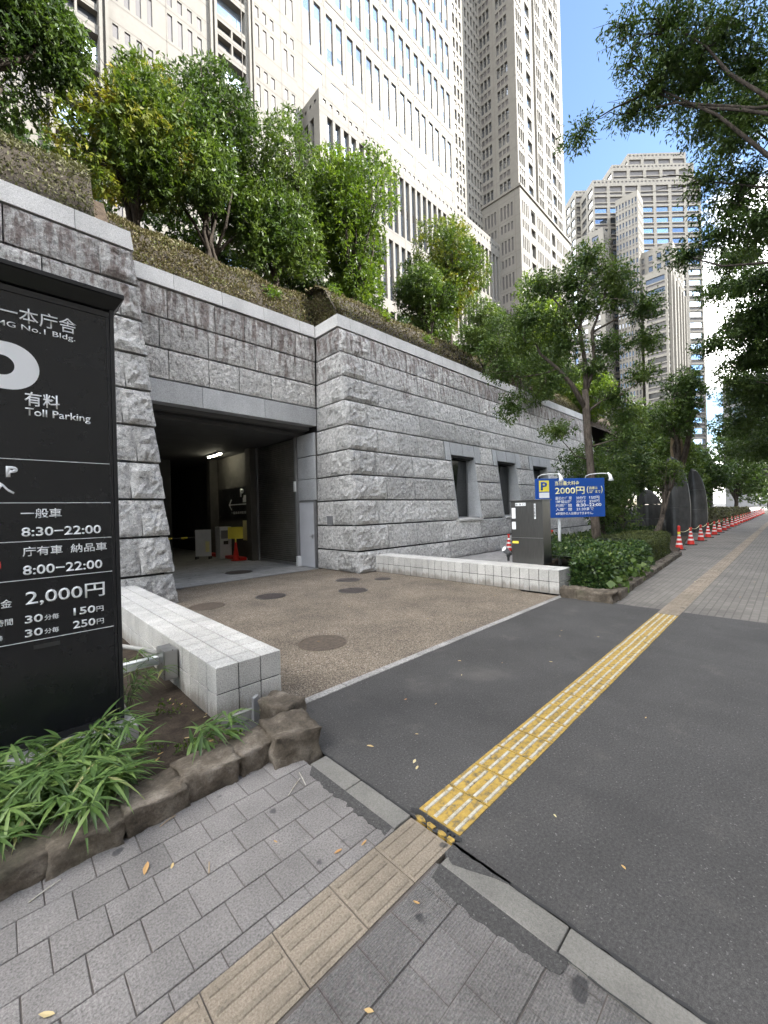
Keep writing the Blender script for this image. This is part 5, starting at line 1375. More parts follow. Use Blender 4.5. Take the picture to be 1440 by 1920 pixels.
Z3 = [(44, 1.0, 7.0, 2.6), (47, 1.5, 9.5, 2.6), (42, .4, 10.5, 2.4), (46, -1, 5.0, 2.2), (52, 1.5, 7, 3), (50, 0, 11, 3), (56, 1, 9, 3), (44, -2, 13, 2.6)]
zelkova('third big street tree at the far right of the pavement', (46.0, -3.4, 0), Z3, 305, 3600, .25, 4.6, .34)

# ---- shrubs in the near planter
def mound_fn(x0, x1, y0f, y1f, h, hv=.1, rnd_=.25):
    def f(u, v):
        x = x0 + (x1 - x0) * u; ya, yb = y0f(x), y1f(x)
        if v < .42:
            t = v / .42; p = Vector((x, ya - .02 + .06 * t, .06 + (h - .16) * t)); n_ = Vector((0, -1, .15))
        elif v < .55:
            t = (v - .42) / .13; p = Vector((x, ya + .04 + .16 * t, h - .10 + .10 * t)); n_ = Vector((0, -.7, .7))
        else:
            t = (v - .55) / .45; p = Vector((x, ya + .2 + (yb - ya - .2) * t, h)); n_ = Vector((0, 0, 1))
        p.z += hv * mnoise.noise(Vector((x * 1.3, p.y * 1.3, 4)))
        return p, n_.normalized()
    return f
hedge('planter_shrub', 'low dense green shrub mass in the planter beside the steel cabinet', mound_fn(8.5, 13.4, lambda x: 2.62 + (x - 8.5) * .045, lambda x: 3.2 if x < 9.5 else 5.0 + (x - 8.5) * .1, .72, .16), 15000, .085, 'leaf_shrub', 5, 'core_green', .6, 'shrub', None, .1)
def end_fn(u, v):
    y = 2.66 + .62 * u; h = .66 + .12 * mnoise.noise(Vector((y * 2, 3, 1)))
    return Vector((8.52 + .08 * v, y, .04 + h * v)), Vector((-1, 0, .1)).normalized()
hedge('planter_shrub', 'green shrub face at the planter end next to the low wall', end_fn, 1500, .08, 'leaf_shrub', 6, 'core_green', .6, 'shrub')
hedge('yew_hedge', 'clipped dark olive hedge beyond the green shrub mass', mound_fn(13.3, 17.1, lambda x: 2.86 + (x - 13.3) * .04, lambda x: 4.3 + (x - 13.3) * .02, .83, .05), 15000, .05, 'leaf_yew', 7, 'core_green', .35, 'hedge')
hedge('planter_shrub', 'green ground shrubs under the trees behind the yew hedge', mound_fn(13.4, 26, lambda x: 5.0, lambda x: 7.2, .55, .3), 9000, .12, 'leaf_shrub', 8, 'core_green', .5, 'shrub')
hedge('planter_shrub', 'low reddish green shrubs beyond the monoliths', mound_fn(32, 70, lambda x: 3.9, lambda x: 7.5, 1.0, .5), 9000, .2, 'leaf_grey', 9, 'core_green', .5, 'shrub')
# broad leaves hanging over the rocks
rs = np.random.RandomState(77)
for i, (x, y, z) in enumerate(((9.55, 2.52, .32), (10.1, 2.55, .36), (10.9, 2.58, .3), (9.2, 2.5, .18), (11.6, 2.62, .28), (8.7, 2.55, .22))):
    t_ = thing('broadleaf_plant', 'glossy broad round-leaved plant hanging over the planter rocks', 'plant', (x, y, z), group='broad-leaved plants at the planter edge')
    P = rs.normal(size=(14, 3)) * [.16, .04, .12]; D = rs.normal(size=(14, 3)) * .5 + [0, -.5, -.2]
    V, Q, v = leaf_quads(P, D, .16, .95, rs, .2, .3); link('leaves', np_mesh('leaves', V, Q, M['leaf'], v), t_)

# ---- dwarf bamboo in front of the sign
def blade(m_v, m_q, m_var, p, d, ln, w, droop, var):
    base = len(m_v); p = Vector(p); d = Vector(d).normalized(); side = d.cross(Vector((0, 0, 1)))
    if side.length < .1: side = Vector((1, 0, 0))
    side.normalize(); n = 5
    ws = [.25, .9, 1.0, .75, .42, .02]
    for i in range(n + 1):
        t = i / n
        c = p + d * ln * t + Vector((0, 0, -droop * ln * t * t))
        hw = side * w * ws[i] * .5
        m_v += [c + hw + Vector((0, 0, .12 * w)), c, c - hw + Vector((0, 0, .12 * w))]; m_var += [var] * 3
    for i in range(n):
        a = base + i * 3
        m_q += [(a, a + 1, a + 4, a + 3), (a + 1, a + 2, a + 5, a + 4)]
def bamboo(x, y, h, lean, seed, label, sc=1.0):
    rg_ = rnd(seed); t_ = thing('bamboo_plant', label, 'plant', (x, y, .0), group='dwarf bamboo in the planting bed')
    V, Q, A = [], [], []; stem = MB()
    for s in range(rg_.choice((3, 4, 4))):
        an = rg_.uniform(0, 6.28); l_ = Vector((lean[0] + math.cos(an) * .32, lean[1] + math.sin(an) * .32, 0))
        hh = h * rg_.uniform(.65, 1.15)
        pts = [Vector((rg_.uniform(-.02, .02), rg_.uniform(-.02, .02), 0)) + l_ * hh * (t * t) * .9 + Vector((0, 0, hh * t * (1 - .22 * t))) for t in (0, .25, .5, .75, 1)]
        stem.tube(pts, [.0035, .003, .0026, .002, .0014], 5)
        fans = [(pts[4], 8), (pts[3], 5), (pts[2], 3)]
        for c, k in fans:
            out = (Vector((l_.x, l_.y, .12)) + Vector((rg_.uniform(-.3, .3), rg_.uniform(-.3, .3), 0))).normalized()
            a0 = math.atan2(out.y, out.x)
            for j in range(k):
                aa = a0 + rg_.uniform(-1.7, 1.7)
                dd = Vector((math.cos(aa), math.sin(aa), rg_.uniform(-.35, .55)))
                vv = rg_.random() ** 1.2 * .92 if rg_.random() > .03 else 1.0
                blade(V, Q, A, c + Vector((rg_.uniform(-.01, .01), rg_.uniform(-.01, .01), rg_.uniform(-.02, .02))), dd, rg_.uniform(.13, .25) * sc, rg_.uniform(.016, .025) * sc, rg_.uniform(.15, .6), vv)
    stem.build('stem', M['bamboo'], t_)
    link('leaves', np_mesh('leaves', np.array([v[:] for v in V]), np.array(Q), M['bamboo'], A), t_)
rg = rnd(55)
spots = []
for i in range(34):
    x = -.35 + rg.random() * 1.0; y = 2.95 + rg.random() * .75
    if x > .55 and y > 3.3: y = 2.95 + rg.random() * .3
    spots.append((x, y))
for i, (x, y) in enumerate(spots):
    bamboo(x, y, rg.uniform(.28, .46), (rg.uniform(-.2, .35), rg.uniform(-.75, -.1)), 500 + i, 'dwarf bamboo plant with long drooping green leaves at the foot of the black sign')
bamboo(.98, 3.1, .34, (.55, -.3), 560, 'dwarf bamboo spray leaning right over the bare soil', 1.1)
bamboo(.80, 4.15, .55, (.25, -.1), 561, 'thin bamboo shoot beside the right edge of the black sign', .7)
bamboo(.86, 4.45, .48, (.3, 0), 562, 'sparse bamboo shoot in front of the white cable duct', .7)
bamboo(1.0, 4.9, .5, (.1, 0), 563, 'bamboo shoot growing near the junction box', .7)
# little weeds in the bed
rs = np.random.RandomState(9)
for i in range(16):
    x, y = rs.uniform(.55, 1.5), rs.uniform(2.95, 4.3)
    if x > 1.3 and y > 3.45: y = 3.2
    t_ = thing('weed', 'tiny green weed sprouting from the bare soil', 'weed', (x, y, .0), group='weeds in the planting bed')
    P = rs.normal(size=(26, 3)) * [.035, .035, .012] + [0, 0, .03]; D = rs.normal(size=(26, 3)) * .6 + [0, 0, .5]
    V, Q, v = leaf_quads(P, D, .028, .6, rs, 0, .3); link('leaves', np_mesh('leaves', V, Q, M['leaf_bright'], v), t_)

# ---- fallen leaves
def fallen_mesh(seed):
    r = rnd(seed); n = 9; ln = .5; V = []
    pts = [(-.5, 0), (-.3, .16), (0, .24), (.28, .15), (.5, 0), (.28, -.14), (0, -.22), (-.3, -.15)]
    k = len(pts); cu = r.uniform(.1, .5)
    vs = [(x, y * r.uniform(.8, 1.2), .06 + cu * (y * y * 2 + .15 * x * x)) for x, y in pts] + [(0, 0, .02)]
    m = MB(); m.add(vs, [(i, (i + 1) % k, k) for i in range(k)])
    me = m.mesh(M['dead_leaf'], False, 'fallen_leaf')
    a = me.attributes.new('var', 'FLOAT', 'POINT'); v = r.random(); a.data.foreach_set('value', [v] * len(me.vertices))
    return me
fm = [fallen_mesh(i) for i in range(12)]
rg = rnd(91)
def drop(x, y, s, z=.004, lb='small dry fallen leaf lying on the paving', gp='fallen leaves on the paving'):
    o = link('fallen_leaf', rg.choice(fm), None, (x, y, z), (rg.uniform(-.15, .15), rg.uniform(-.15, .15), rg.uniform(0, 6.28)))
    o.scale = (s, s * rg.uniform(.6, 1), s); tag(o, lb, 'leaf', gp); return o
fixed = [(0.52, 2.35, .075), (1.27, 1.72, .05), (1.07, 2.02, .03), (.93, 1.1, .04), (1.35, 1.24, .035), (.62, 2.27, .035), (.1, 1.93, .06), (.28, 1.38, .04), (1.4, 1.66, .05), (2.03, 2.3, .06), (2.12, 1.93, .05), (2.08, 1.87, .045), (2.4, 2.15, .03), (2.9, 2.35, .03), (3.6, 2.55, .035), (4.2, 2.4, .03), (2.3, 1.0, .035), (2.2, .62, .03), (3.9, .9, .03), (4.6, 2.0, .04), (5.6, 2.3, .04), (5.9, 1.9, .04)]
for x, y, s in fixed: drop(x, y, s)
for i in range(34):
    drop(rg.uniform(2.1, 8.0), rg.uniform(2.2, 9.5) ** 1.0, rg.uniform(.025, .05), .005, 'tiny pale fallen leaf on the driveway or asphalt', 'fallen leaves on the driveway')
for i in range(36):
    drop(rg.uniform(.3, 1.7) if i % 3 else rg.uniform(1.0, 1.35), rg.uniform(2.95, 3.45) if i % 2 else rg.uniform(3.4, 4.4), rg.uniform(.03, .07), .03, 'brown fallen leaf on the bare soil of the bed', 'fallen leaves on the soil') if True else None
for i in range(12): drop(rg.uniform(8.3, 16), rg.uniform(.2, 2.3), rg.uniform(.03, .06), .004, 'pale fallen leaf on the far block paving', 'fallen leaves on the far pavement')

# ---- dry straws on the paving
for i, (x, y, ln, a, lb) in enumerate(((1.38, 2.33, .17, .55, 'long pale dry straw lying on the pavers near the corner rock'), (1.46, 2.36, .15, 1.3, 'second pale straw crossing at the asphalt patch'), (.14, 2.57, .13, .35, 'white straw lying beside the edging rocks at left'), (.75, 2.12, .07, 1.2, 'short thin straw on the near pavers'), (.70, 2.62, .1, .3, 'thin brown straw at the foot of the edging rocks'))):
    d_ = Vector((math.cos(a), math.sin(a), 0)) * ln / 2
    o = MB().tube([-d_, Vector((0, 0, .004)), d_], .003, 5).build('dry_straw', M['bar'] if i < 3 else M['straw_wrap'], None, loc=(x, y, .006)); tag(o, lb, 'straw', 'dry straws on the paving')
# ================================================================ towers
def in_view(p, m=60):
    q = Vector(p) - Vector((0, 0, CAM_H)); z = q.dot(FW)
    if z < 1: return False
    a = q.dot(RT) / z * 748; b = q.dot(UP) / z * 748
    return -720 - m < a < 720 + m and -960 - m < b < 960 + m
class Facade:
    """a wall plane with recessed openings: every opening gets its own panel or pane"""
    def __init__(self, org, ax, nrm):
        self.o = Vector(org); self.ax = Vector(ax).normalized(); self.n = Vector(nrm).normalized(); self.wall = MB(); self.items = []
        self.flip = self.ax.cross(UP).dot(self.n) < 0
    def pt(self, x, z, d=0.0): return self.o + self.ax * x + UP * z - self.n * d
    def q(self, a, b, c, d): self.wall.quad(a, b, c, d) if not self.flip else self.wall.quad(d, c, b, a)
    def rows(self, x0, x1, z0, z1, rows):
        """rows: sorted list of (za, zb, [(xa, xb, depth, [(fa, fb, kind), ...])])"""
        z = z0
        for za, zb, ops in sorted(rows, key=lambda r: r[0]):
            if za > z + 1e-4: self.q(self.pt(x0, z), self.pt(x1, z), self.pt(x1, za), self.pt(x0, za))
            x = x0
            for xa, xb, dp, items in sorted(ops, key=lambda o: o[0]):
                if xa > x + 1e-4: self.q(self.pt(x, za), self.pt(xa, za), self.pt(xa, zb), self.pt(x, zb))
                # reveals
                self.q(self.pt(xa, za), self.pt(xb, za), self.pt(xb, za, dp), self.pt(xa, za, dp))
                self.q(self.pt(xa, zb, dp), self.pt(xb, zb, dp), self.pt(xb, zb), self.pt(xa, zb))
                self.q(self.pt(xa, za), self.pt(xa, za, dp), self.pt(xa, zb, dp), self.pt(xa, zb))
                self.q(self.pt(xb, za, dp), self.pt(xb, za), self.pt(xb, zb), self.pt(xb, zb, dp))
                for fa, fb, kind in items:
                    a_, b_ = za + (zb - za) * fa, za + (zb - za) * fb
                    self.items.append((xa, xb, a_, b_, dp, kind))
                x = xb
            if x < x1 - 1e-4: self.q(self.pt(x, za), self.pt(x1, za), self.pt(x1, zb), self.pt(x, zb))
            z = zb
        if z < z1 - 1e-4: self.q(self.pt(x0, z), self.pt(x1, z), self.pt(x1, z1), self.pt(x0, z1))
    def lines(self, m, xs, zs, x0, x1, z0, z1, w=.05):
        for x in xs: self._strip(m, x - w, x + w, z0, z1)
        for z in zs: self._strip(m, x0, x1, z - w, z + w)
    def _strip(self, m, xa, xb, za, zb):
        p = [self.pt(xa, za, -.012), self.pt(xb, za, -.012), self.pt(xb, zb, -.012), self.pt(xa, zb, -.012)]
        m.quad(*(p if not self.flip else p[::-1]))
KIND = {'g': ('window', 'glass_sky'), 'd': ('window', 'glass_dark'), 'p': ('spandrel_panel', 'tower_panel'), 'v': ('recess_panel', 'tower_void'), 'l': ('louvre', 'tower_panel')}
def finish_tower(parent, facades, limit=295):
    allit = []
    for f in facades:
        for it in f.items:
            c = f.pt((it[0] + it[1]) / 2, (it[2] + it[3]) / 2)
            if not in_view(c): 
                allit.append((0, f, it)); continue
            d = (c - Vector((0, 0, CAM_H))); z = d.dot(FW); cs = abs(d.normalized().dot(f.n))
            allit.append(((it[1] - it[0]) * (it[3] - it[2]) * cs / (z * z), f, it))
    allit.sort(key=lambda t_: -t_[0]); cnt = {}; rest = {}; cache = {}
    for a, f, (xa, xb, za, zb, dp, kind) in allit:
        nm, mt = KIND[kind]
        p = [f.pt(xa, za, dp), f.pt(xb, za, dp), f.pt(xb, zb, dp), f.pt(xa, zb, dp)]
        if f.flip: p = p[::-1]
        if a > 0 and cnt.get(nm, 0) < limit:
            cnt[nm] = cnt.get(nm, 0) + 1
            key = (round(xb - xa, 3), round(zb - za, 3), mt, tuple(round(v, 3) for v in f.ax), f.flip)
            if key not in cache:
                o0 = p[0]; mb = MB(); bk = -f.n * .05
                q4 = [v - o0 for v in p]
                mb.add(q4 + [v + bk for v in q4], [(0, 1, 2, 3), (0, 4, 5, 1), (1, 5, 6, 2), (2, 6, 7, 3), (3, 7, 4, 0)])
                cache[key] = mb.mesh(M[mt], False, nm)
            link(nm, cache[key], parent, p[0])
        else:
            rest.setdefault(mt, MB()).quad(*p)
    for mt, mb in rest.items(): tag(mb.build('window_field', M[mt], parent), kind='stuff')

tower = thing('granite_tower', 'huge pale granite government tower with gridded windows filling the upper left', 'building')
YA = 42.0
FA = Facade((0, YA, 0), (1, 0, 0), (0, -1, 0))
J = [28.8 + 3.58 * i for i in range(10)]           # bay joints
rows = []
for k in range(0, 6):
    zb = 61.8 + 8.9 * k; ops = []
    for x in J[:9]:
        for a, b in ((.30, 1.38), (1.95, 3.02)):
            ops.append((x + a, x + b, .2, [(0, .33, 'g'), (.33, .69, 'p'), (.69, 1, 'g')]))
    rows.append((zb, zb + 6.35, ops))
    rows.append((zb + 7.1, zb + 8.0, [(x + .25, x + 3.35, .06, [(0, 1, 'p')]) for x in J[:9]]))
rows.append((57.4, 59.3, [(x + .8, x + 2.98, .08, [(0, 1, 'g')]) for x in J[:9]]))
rows.append((60.1, 60.8, [(x - .45, x + .45, .05, [(0, 1, 'p')]) for x in (J[2], J[5], J[8])]))
FA.rows(27.2, 61.2, 9, 125, rows)
# narrow-window zone up to the inner corner
FN = Facade((0, YA, 0), (1, 0, 0), (0, -1, 0))
rows = []; cols = [61.9, 62.95, 64.0, 65.9, 66.95, 68.0, 69.05, 70.0]
z = 47.0
while z < 124:
    rows.append((z, z + 1.9, [(x, x + .62, .25, [(0, .7, 'd'), (.74, 1, 'd')]) for x in cols])); rows.append((z + 2.75, z + 3.65, [(x, x + .62, .15, [(0, 1, 'p')]) for x in cols])); z += 4.45
FN.rows(61.2, 71.0, 9, 125, rows)
# wing, shaded return face (looks to -X), along Y
XI, YC = 71.0, 34.5
FB = Facade((XI, YC, 0), (0, 1, 0), (-1, 0, 0))
FC = Facade((XI, YC, 0), (1, 0, 0), (0, -1, 0))
rb = []; rc = []
z = 62.3; first = True
while z < 128:
    ob = []; ob2 = []
    for c0 in (1.62, 5.25):
        for k in range(3): ob.append((c0 + k * .80, c0 + k * .80 + .62, .3, [(0, .66, 'd'), (.74, 1, 'd')])); ob2.append((c0 + k * .80, c0 + k * .80 + .62, .12, [(0, 1, 'p')]))
    rb.append((z, z + 2.0, ob)); rb.append((z + 2.75, z + 3.75, ob2))
    oc = []; oc2 = []
    for c0 in (.55, 8.9, 12.7, 18.2):
        for k in range(3): oc.append((c0 + k * .80, c0 + k * .80 + .60, .25, [(0, .66, 'g'), (.74, 1, 'g')])); oc2.append((c0 + k * .80, c0 + k * .80 + .6, .12, [(0, 1, 'p')]))
    for c0 in (4.3, 15.8): oc.append((c0, c0 + 1.9, .35, [(0, .8, 'g'), (.86, 1, 'g')])); oc2.append((c0, c0 + 1.9, .12, [(0, 1, 'p')]))
    rc.append((z, z + 2.2, oc)); rc.append((z + 2.85, z + 3.7, oc2)); z += 4.45
FB.rows(0, 7.5, 61.7, 130, rb)
FC.rows(0, 7.4, 61.7, 130, [(a, b, [o for o in ops if o[1] < 7.4]) for a, b, ops in rc])
FC.rows(8.5, 22.2, 61.7, 130, [(a, b, [o for o in ops if o[0] > 8.5]) for a, b, ops in rc])
# dark recessed groove between the two parts of the wing front
FC.q(FC.pt(7.4, 61.7, .9), FC.pt(8.5, 61.7, .9), FC.pt(8.5, 130, .9), FC.pt(7.4, 130, .9))
FC.q(FC.pt(7.4, 61.7, .9), FC.pt(7.4, 130, .9), FC.pt(7.4, 130), FC.pt(7.4, 61.7)); FC.q(FC.pt(8.5, 61.7), FC.pt(8.5, 130), FC.pt(8.5, 130, .9), FC.pt(8.5, 61.7, .9))
# podium below the ledge with slit groups
e = .35
PB = Facade((XI - e, YC - e, 0), (0, 1, 0), (-1, 0, 0)); PC = Facade((XI - e, YC - e, 0), (1, 0, 0), (0, -1, 0))
def slits(c0, n, w, g): return [(c0 + k * (w + g), c0 + k * (w + g) + w, .15, [(0, 1, 'p')]) for k in range(n)]
rpb = []; rpc = []
z = 56.9
while z > 10:
    rpb += [(z, z + 2.5, slits(1.5, 4, .38, .32) + slits(4.95, 4, .38, .32)), (z - 2.6, z - 1.1, slits(1.5, 4, .38, .32) + slits(4.95, 4, .38, .32))]
    grp = []; big = []
    for c0 in (.9, 7.2, 10.4, 16.6, 19.8):
        grp += slits(c0, 4, .36, .34)
    lou = [(4.4, 6.2, .5, [(0, 1, 'v')]), (13.9, 15.7, .5, [(0, 1, 'v')])]
    rpc += [(z, z + 2.5, grp + lou), (z - 2.6, z - 1.1, grp + lou)]; z -= 6.6
PB.rows(0, 7.85, 9, 61.4, rpb); PC.rows(0, 23.8, 9, 61.4, rpc)
# annex block in front of the main facade
YB, XB, ZA = 38.5, 28.6, 52.6
AN = Facade((XB, YB, 0), (1, 0, 0), (0, -1, 0)); AL = Facade((XB, YB, 0), (0, 1, 0), (-1, 0, 0))
def annex_rows(span, kind='g'):
    r_ = []
    n = int((span - .4) / 2.55)
    op = [(1.15 + 2.55 * k + a, 1.15 + 2.55 * k + a + .82, .42, [(0, .42, kind), (.42, .56, 'p'), (.56, 1, kind)]) for k in range(n) for a in (0, 1.22) if 1.15 + 2.55 * k + a + .82 < span - .3]
    for zz in (41.3, 31.2, 21.1, 11.0): r_.append((zz, zz + 8.6, op))
    cr_ = [(x, x + .42, .12, [(0, 1, 'p')]) for x in np.arange(.6, span - .8, 1.02)]
    r_.append((51.3, 51.75, cr_))
    return r_
AN.rows(0, 42.4, 9, ZA, annex_rows(42.4)); AL.rows(0, 3.5, 9, ZA, [(a, b, [o for o in ops if o[1] < 3.2]) for a, b, ops in annex_rows(3.5, 'd')])
# left part of the main facade: slit groups and louvre windows
FL = Facade((0, YA - 1.2, 0), (1, 0, 0), (0, -1, 0))
rl_ = []
slx = []
for x in (-22.0, -10.6, 0.8, 12.2, 20.6):
    pass
def lpat(x0):
    g = []
    for k in range(4): g.append((x0 + k * .92, x0 + k * .92 + .44))
    for k in range(4): g.append((x0 + 4.5 + k * .92, x0 + 4.5 + k * .92 + .44))
    return g
GX = [-18.6, -5.2, 8.2, 20.9]
WX = [-9.2, 4.1, 17.55]
zz = 14.0
while zz < 108:
    op = [(a, b, .1, [(0, 1, 'p')]) for gx in GX for a, b in lpat(gx) if b < 27.0]
    wi = [(wx, wx + 1.45, .5, [(0, 1, 'v')]) for wx in WX] + [(wx + 1.62, wx + 3.05, .5, [(0, 1, 'v')]) for wx in WX]
    wg = [(wx, wx + 3.05, .6, [(0, 1, 'g')]) for wx in WX]
    rl_ += [(zz, zz + 2.5, op + wg), (zz + 3.3, zz + 4.5, op + wi), (zz + 5.1, zz + 6.0, wi)]; zz += 6.7
FL.rows(-40, 27.2, 9, 108, rl_)
FLr = Facade((27.2, YA - 1.2, 0), (0, 1, 0), (1, 0, 0))
m = MB()
for f in (FA, FN, FB, FC, PB, PC, AN, AL, FL): m.add(f.wall.v, f.wall.f)
m.quad((27.2, YA - 1.2, 9), (27.2, YA, 9), (27.2, YA, 108), (27.2, YA - 1.2, 108))
# ledges, roofs, ends
m.box(XI - e - .25, XI + 23.8, YC - e - .25, YC + 20, 61.4, 61.85)
m.quad((XI - e, YC - e, 61.4), (XI + 23.4, YC - e, 61.4), (XI + 23.4, YC + 20, 61.4), (XI - e, YC + 20, 61.4))
m.quad((XB, YB, ZA), (XB + 42.4, YB, ZA), (XB + 42.4, YA, ZA), (XB, YA, ZA))
m.quad((XI + 22.2, YC, 61), (XI + 22.2, YC + 26, 61), (XI + 22.2, YC + 26, 130), (XI + 22.2, YC, 130))
m.quad((XI + 23.4, YC - e, 9), (XI + 23.4, YC + 26, 9), (XI + 23.4, YC + 26, 61.4), (XI + 23.4, YC - e, 61.4))
m.quad((-40, YA + 30, 130), (XI + 22.2, YA + 30, 130), (XI + 22.2, YC, 130), (-40, YA, 130))
m.quad((-40, YA + 30, 0), (-40, YA - 1.2, 0), (-40, YA - 1.2, 130), (-40, YA + 30, 130))
m.quad((XI + 22.2, YA + 30, 0), (-40, YA + 30, 0), (-40, YA + 30, 130), (XI + 22.2, YA + 30, 130))
m.build('wall', M['tower'], tower)
# pipes / pilaster pairs on the left part
for x in (7.3, 16.8, 21.0, 3.4):
    for dx in (0, .45): MB().box(x + dx - .12, x + dx + .12, YA - 1.55, YA - 1.201, 9, 108).build('pilaster', M['tower'], tower)
# panel joints
jl = MB()
FA.lines(jl, J, [60.95, 69.95, 78.85, 87.75, 96.65, 68.75, 77.6, 86.5, 95.4], 27.2, 61.2, 53, 112, .05)
for zq in np.arange(53.5, 61, 1.5): FA._strip(jl, 27.2, 61.2, zq - .025, zq + .025)
AN.lines(jl, list(np.arange(2.0, 42, 2.55)), [50.6, 52.05, 41.0, 49.95], 0, 42.4, 9.5, ZA, .03)
FB.lines(jl, [4.55], [64.9 + 4.45 * i for i in range(13)], 0, 7.5, 62, 128, .03)
FC.lines(jl, [3.6, 11.8], [64.8 + 4.45 * i for i in range(13)], 0, 7.4, 62, 128, .03)
PB.lines(jl, [1.05, 4.5], [60.2, 59.0] + [56.4 - 3.3 * i for i in range(13)], 0, 7.85, 10, 61.3, .03); PC.lines(jl, [.8, 4.1, 6.7, 10, 13.2, 16.3], [60.2, 59.0] + [56.4 - 3.3 * i for i in range(13)], 0, 23.4, 10, 61.3, .03)
FL.lines(jl, [12.6, 25.0, -1, -6, 20.2], [v for i in range(14) for v in (16.9 + 6.7 * i, 18.7 + 6.7 * i, 20.4 + 6.7 * i)], -40, 27.1, 10, 107, .035)
jl.build('panel_joint', M['tower_line'], tower)
finish_tower(tower, (FA, FN, FB, FC, PB, PC, AN, AL, FL))

# ---------------------------------------------------------------- second tower, far down the street
t2 = thing('granite_tower', 'distant stepped granite tower with ribbon windows right of the huge one', 'building')
# camera-independent frame of its rotated upper part
E1 = Vector((_s, -_c, 0)); E2 = Vector((_c, _s, 0))
fac2 = []; m2 = MB(); jl2 = MB()
def obox(e1a, e1b, dep, back, z0, z1, bay, flr, kinds='d', crn=True, left=True):
    """a box of the rotated part: front at depth dep along E2, from e1a to e1b along E1"""
    o = E1 * e1a + E2 * dep
    W_ = e1b - e1a
    f = Facade((o.x, o.y, 0), E1, -E2)
    rows = []; z = z1 - 2.4
    n = max(1, int(W_ / bay)); bw = W_ / n
    i = 0
    while z - flr > z0:
        k = kinds if i > 1 else 'p'
        rows.append((z - flr * .62, z - flr * .12, [(j * bw + .7, (j + 1) * bw - .7, .5, [(0, 1, k)]) for j in range(n)]))
        rows.append((z - flr * .93, z - flr * .72, [(j * bw + .7, (j + 1) * bw - .7, .35, [(0, 1, 'p')]) for j in range(n)]))
        z -= flr; i += 1
    if crn: rows.append((z1 - 1.5, z1 - .8, [(x, x + .9, .2, [(0, 1, 'p')]) for x in np.arange(.6, W_ - 1, 1.8)]))
    f.rows(0, W_, z0, z1, rows); fac2.append(f)
    if left:
        g_ = Facade((o.x + E2.x * 0, o.y, 0), E2, -E1)
        rows = []; z = z1 - 2.4; n2 = max(1, int(back / 5.0)); b2 = back / n2
        while z - flr > z0:
            rows.append((z - flr * .75, z - flr * .12, [(j * b2 + .6, (j + 1) * b2 - .6, .4, [(0, 1, 'g' if left == 'glass' else 'd')]) for j in range(n2)])); z -= flr
        g_.rows(0, back, z0, z1, rows); fac2.append(g_)
    p = [o, o + E1 * W_, o + E1 * W_ + E2 * back, o + E2 * back]
    m2.quad(*[Vector((v.x, v.y, z1)) for v in p])
    m2.quad(*[Vector((v.x, v.y, z)) for v, z in ((p[1], z0), (p[2], z0), (p[2], z1), (p[1], z1))])
    m2.quad(*[Vector((v.x, v.y, z)) for v, z in ((p[2], z0), (p[3], z0), (p[3], z1), (p[2], z1))])
obox(120.6, 148.3, 190, 22, 160, 169.3, 6.8, 4.6); obox(111.1, 149.5, 187, 25, 150, 161.6, 6.8, 4.6); obox(100.3, 150, 184, 28, 20, 152.2, 7.0, 4.9, 'g'); obox(97.8, 104, 196, 30, 20, 157.1, 6.0, 4.9, 'd', True, 'glass')
def abox(x, y, lx, ly, z1, wcol_x, wcol_y, flr, z0=10, ribbon=False):
    """street-aligned box: near corner (x,y), lx along +X, ly along +Y"""
    f = Facade((x, y, 0), (0, 1, 0), (-1, 0, 0)); g_ = Facade((x, y, 0), (1, 0, 0), (0, -1, 0))
    for fc, ln, wc in ((f, ly, wcol_y), (g_, lx, wcol_x)):
        rows = []; z = z1 - 2.0
        while z - flr > z0:
            if ribbon:
                rows.append((z - flr * .55, z - flr * .1, [(.8, ln - 1.0, .4, [(0, 1, 'd')])])) ; rows.append((z - flr * .9, z - flr * .66, [(.8, ln - 1.0, .3, [(0, 1, 'p')])]))
            else:
                rows.append((z - flr * .6, z - flr * .12, [(a, a + .5 * wc, .3, [(0, 1, 'd')]) for a in np.arange(wc * .4, ln - wc * .6, wc)]))
                rows.append((z - flr * .88, z - flr * .7, [(a, a + .5 * wc, .2, [(0, 1, 'p')]) for a in np.arange(wc * .4, ln - wc * .6, wc)]))
            z -= flr
        fc.rows(0, ln, z0, z1, rows); fac2.append(fc)
    m2.quad((x, y, z1), (x + lx, y, z1), (x + lx, y + ly, z1), (x, y + ly, z1)); m2.quad((x + lx, y, z0), (x + lx, y + ly, z0), (x + lx, y + ly, z1), (x + lx, y, z1))
abox(201, 44.2, 8.7, 8.6, 137.8, 1.6, 1.22, 4.4); abox(193.4, 55.8, 14, 11.7, 124.3, 3.0, 5.2, 4.4)
abox(194.8, 33.5, 60, 8.3, 97.1, 3.2, 4.0, 4.7, 10, True); abox(205, 33.0, 60, 14, 112, 3.2, 3.0, 4.7)
for f in fac2: m2.add(f.wall.v, f.wall.f)
m2.build('wall', M['tower'], t2)
finish_tower(t2, fac2, 280)
# vertical piers on the street face of the lower block
for i in range(9): MB().box(197 + i * 6.4, 198.1 + i * 6.4, 32.4, 33.49, 10, 96.9).build('pier', M['tower'], t2)

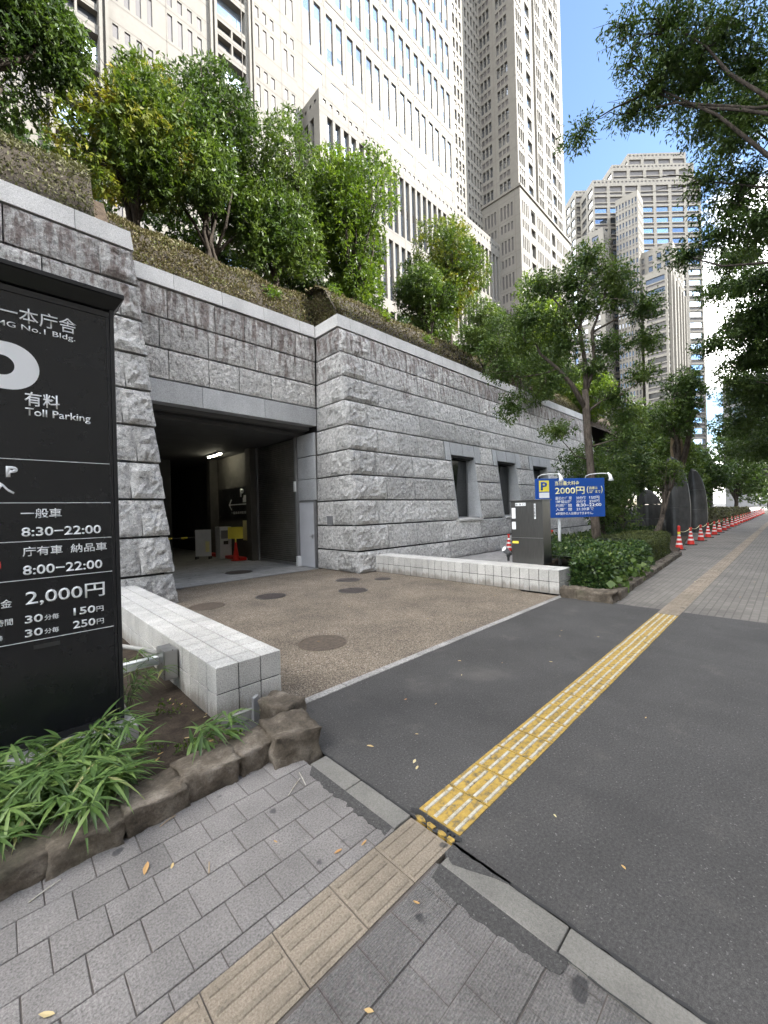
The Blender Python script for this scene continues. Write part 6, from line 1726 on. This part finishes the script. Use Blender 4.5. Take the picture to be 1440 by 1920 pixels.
# ---------------------------------------------------------------- small pale house front and dark gate pier beyond the trees
hs = thing('entrance_canopy', 'white flat canopy of a low building behind the monoliths', 'canopy', (33, 8.2, 0))
MB().box(-5, 4, 0, 3, 3.9, 4.35).build('roof', M['white_metal'], hs); MB().box(-4.8, 3.8, .4, 2.8, 0, 3.89).build('wall', M['conc_wall'], hs)
for i in range(4): MB().box(-4.0 + i * 1.9, -2.6 + i * 1.9, .36, .398, .3, 3.0).build('window', M['window_glass'], hs)
bl = thing('office_block', 'dark distant office block seen above the far trees at right', 'building', (240, 12, 0))
MB().box(-6, 6, -7.5, 9, 0, 56).build('wall', M['grey_metal'], bl)
for i in range(11): MB().box(-6.06, -6.005, -7, 8.5, 6 + i * 4.4, 8.6 + i * 4.4).build('window', M['glass_dark'], bl)
# footbridge across the street end
fb_ = thing('footbridge', 'dark concrete footbridge crossing the street beyond the cones', 'bridge', (92, 0, 0))
MB().box(-2, 2, -60, 14, 5.2, 6.3).build('deck', M['conc_wall'], fb_); MB().box(-1.9, -1.8, -60, 14, 6.3, 7.3).build('railing', M['dark'], fb_); MB().box(-1, 1, 10, 12, 0, 5.2).build('pier', M['conc_wall'], fb_)

# ---------------------------------------------------------------- tall block across the street, unseen behind the camera, added to shade the street
ob = thing('office_block', 'long brown block added out of view behind the viewer to shade the street', 'building', (0, 0, 0))
HB = 54.0
FO = Facade((110, -38, 0), (-1, 0, 0), (0, 1, 0))
rows = [(z, z + 2.0, [(x + .5, x + 5.5, .3, [(0, 1, 'd')]) for x in np.arange(0, 160, 6.0)]) for z in np.arange(3, HB - 3, 4.0)]
FO.rows(0, 168, 0, HB, rows)
mo = MB(); mo.add(FO.wall.v, FO.wall.f)
for q4 in ([(-58, -38, HB), (110, -38, HB), (110, -65, HB), (-58, -65, HB)], [(110, -38, 0), (110, -65, 0), (110, -65, HB), (110, -38, HB)], [(-58, -65, 0), (-58, -38, 0), (-58, -38, HB), (-58, -65, HB)], [(110, -65, 0), (-58, -65, 0), (-58, -65, HB), (110, -65, HB)]): mo.quad(*q4)
mo.build('wall', simple('shade_block_cladding', (0.42, 0.40, 0.37), 0.8), ob)
wm = MB()
for xa, xb, za, zb, dp, k in FO.items: wm.quad(FO.pt(xa, za, dp), FO.pt(xb, za, dp), FO.pt(xb, zb, dp), FO.pt(xa, zb, dp))
tag(wm.build('window_field', M['glass_dark'], ob), kind='stuff')
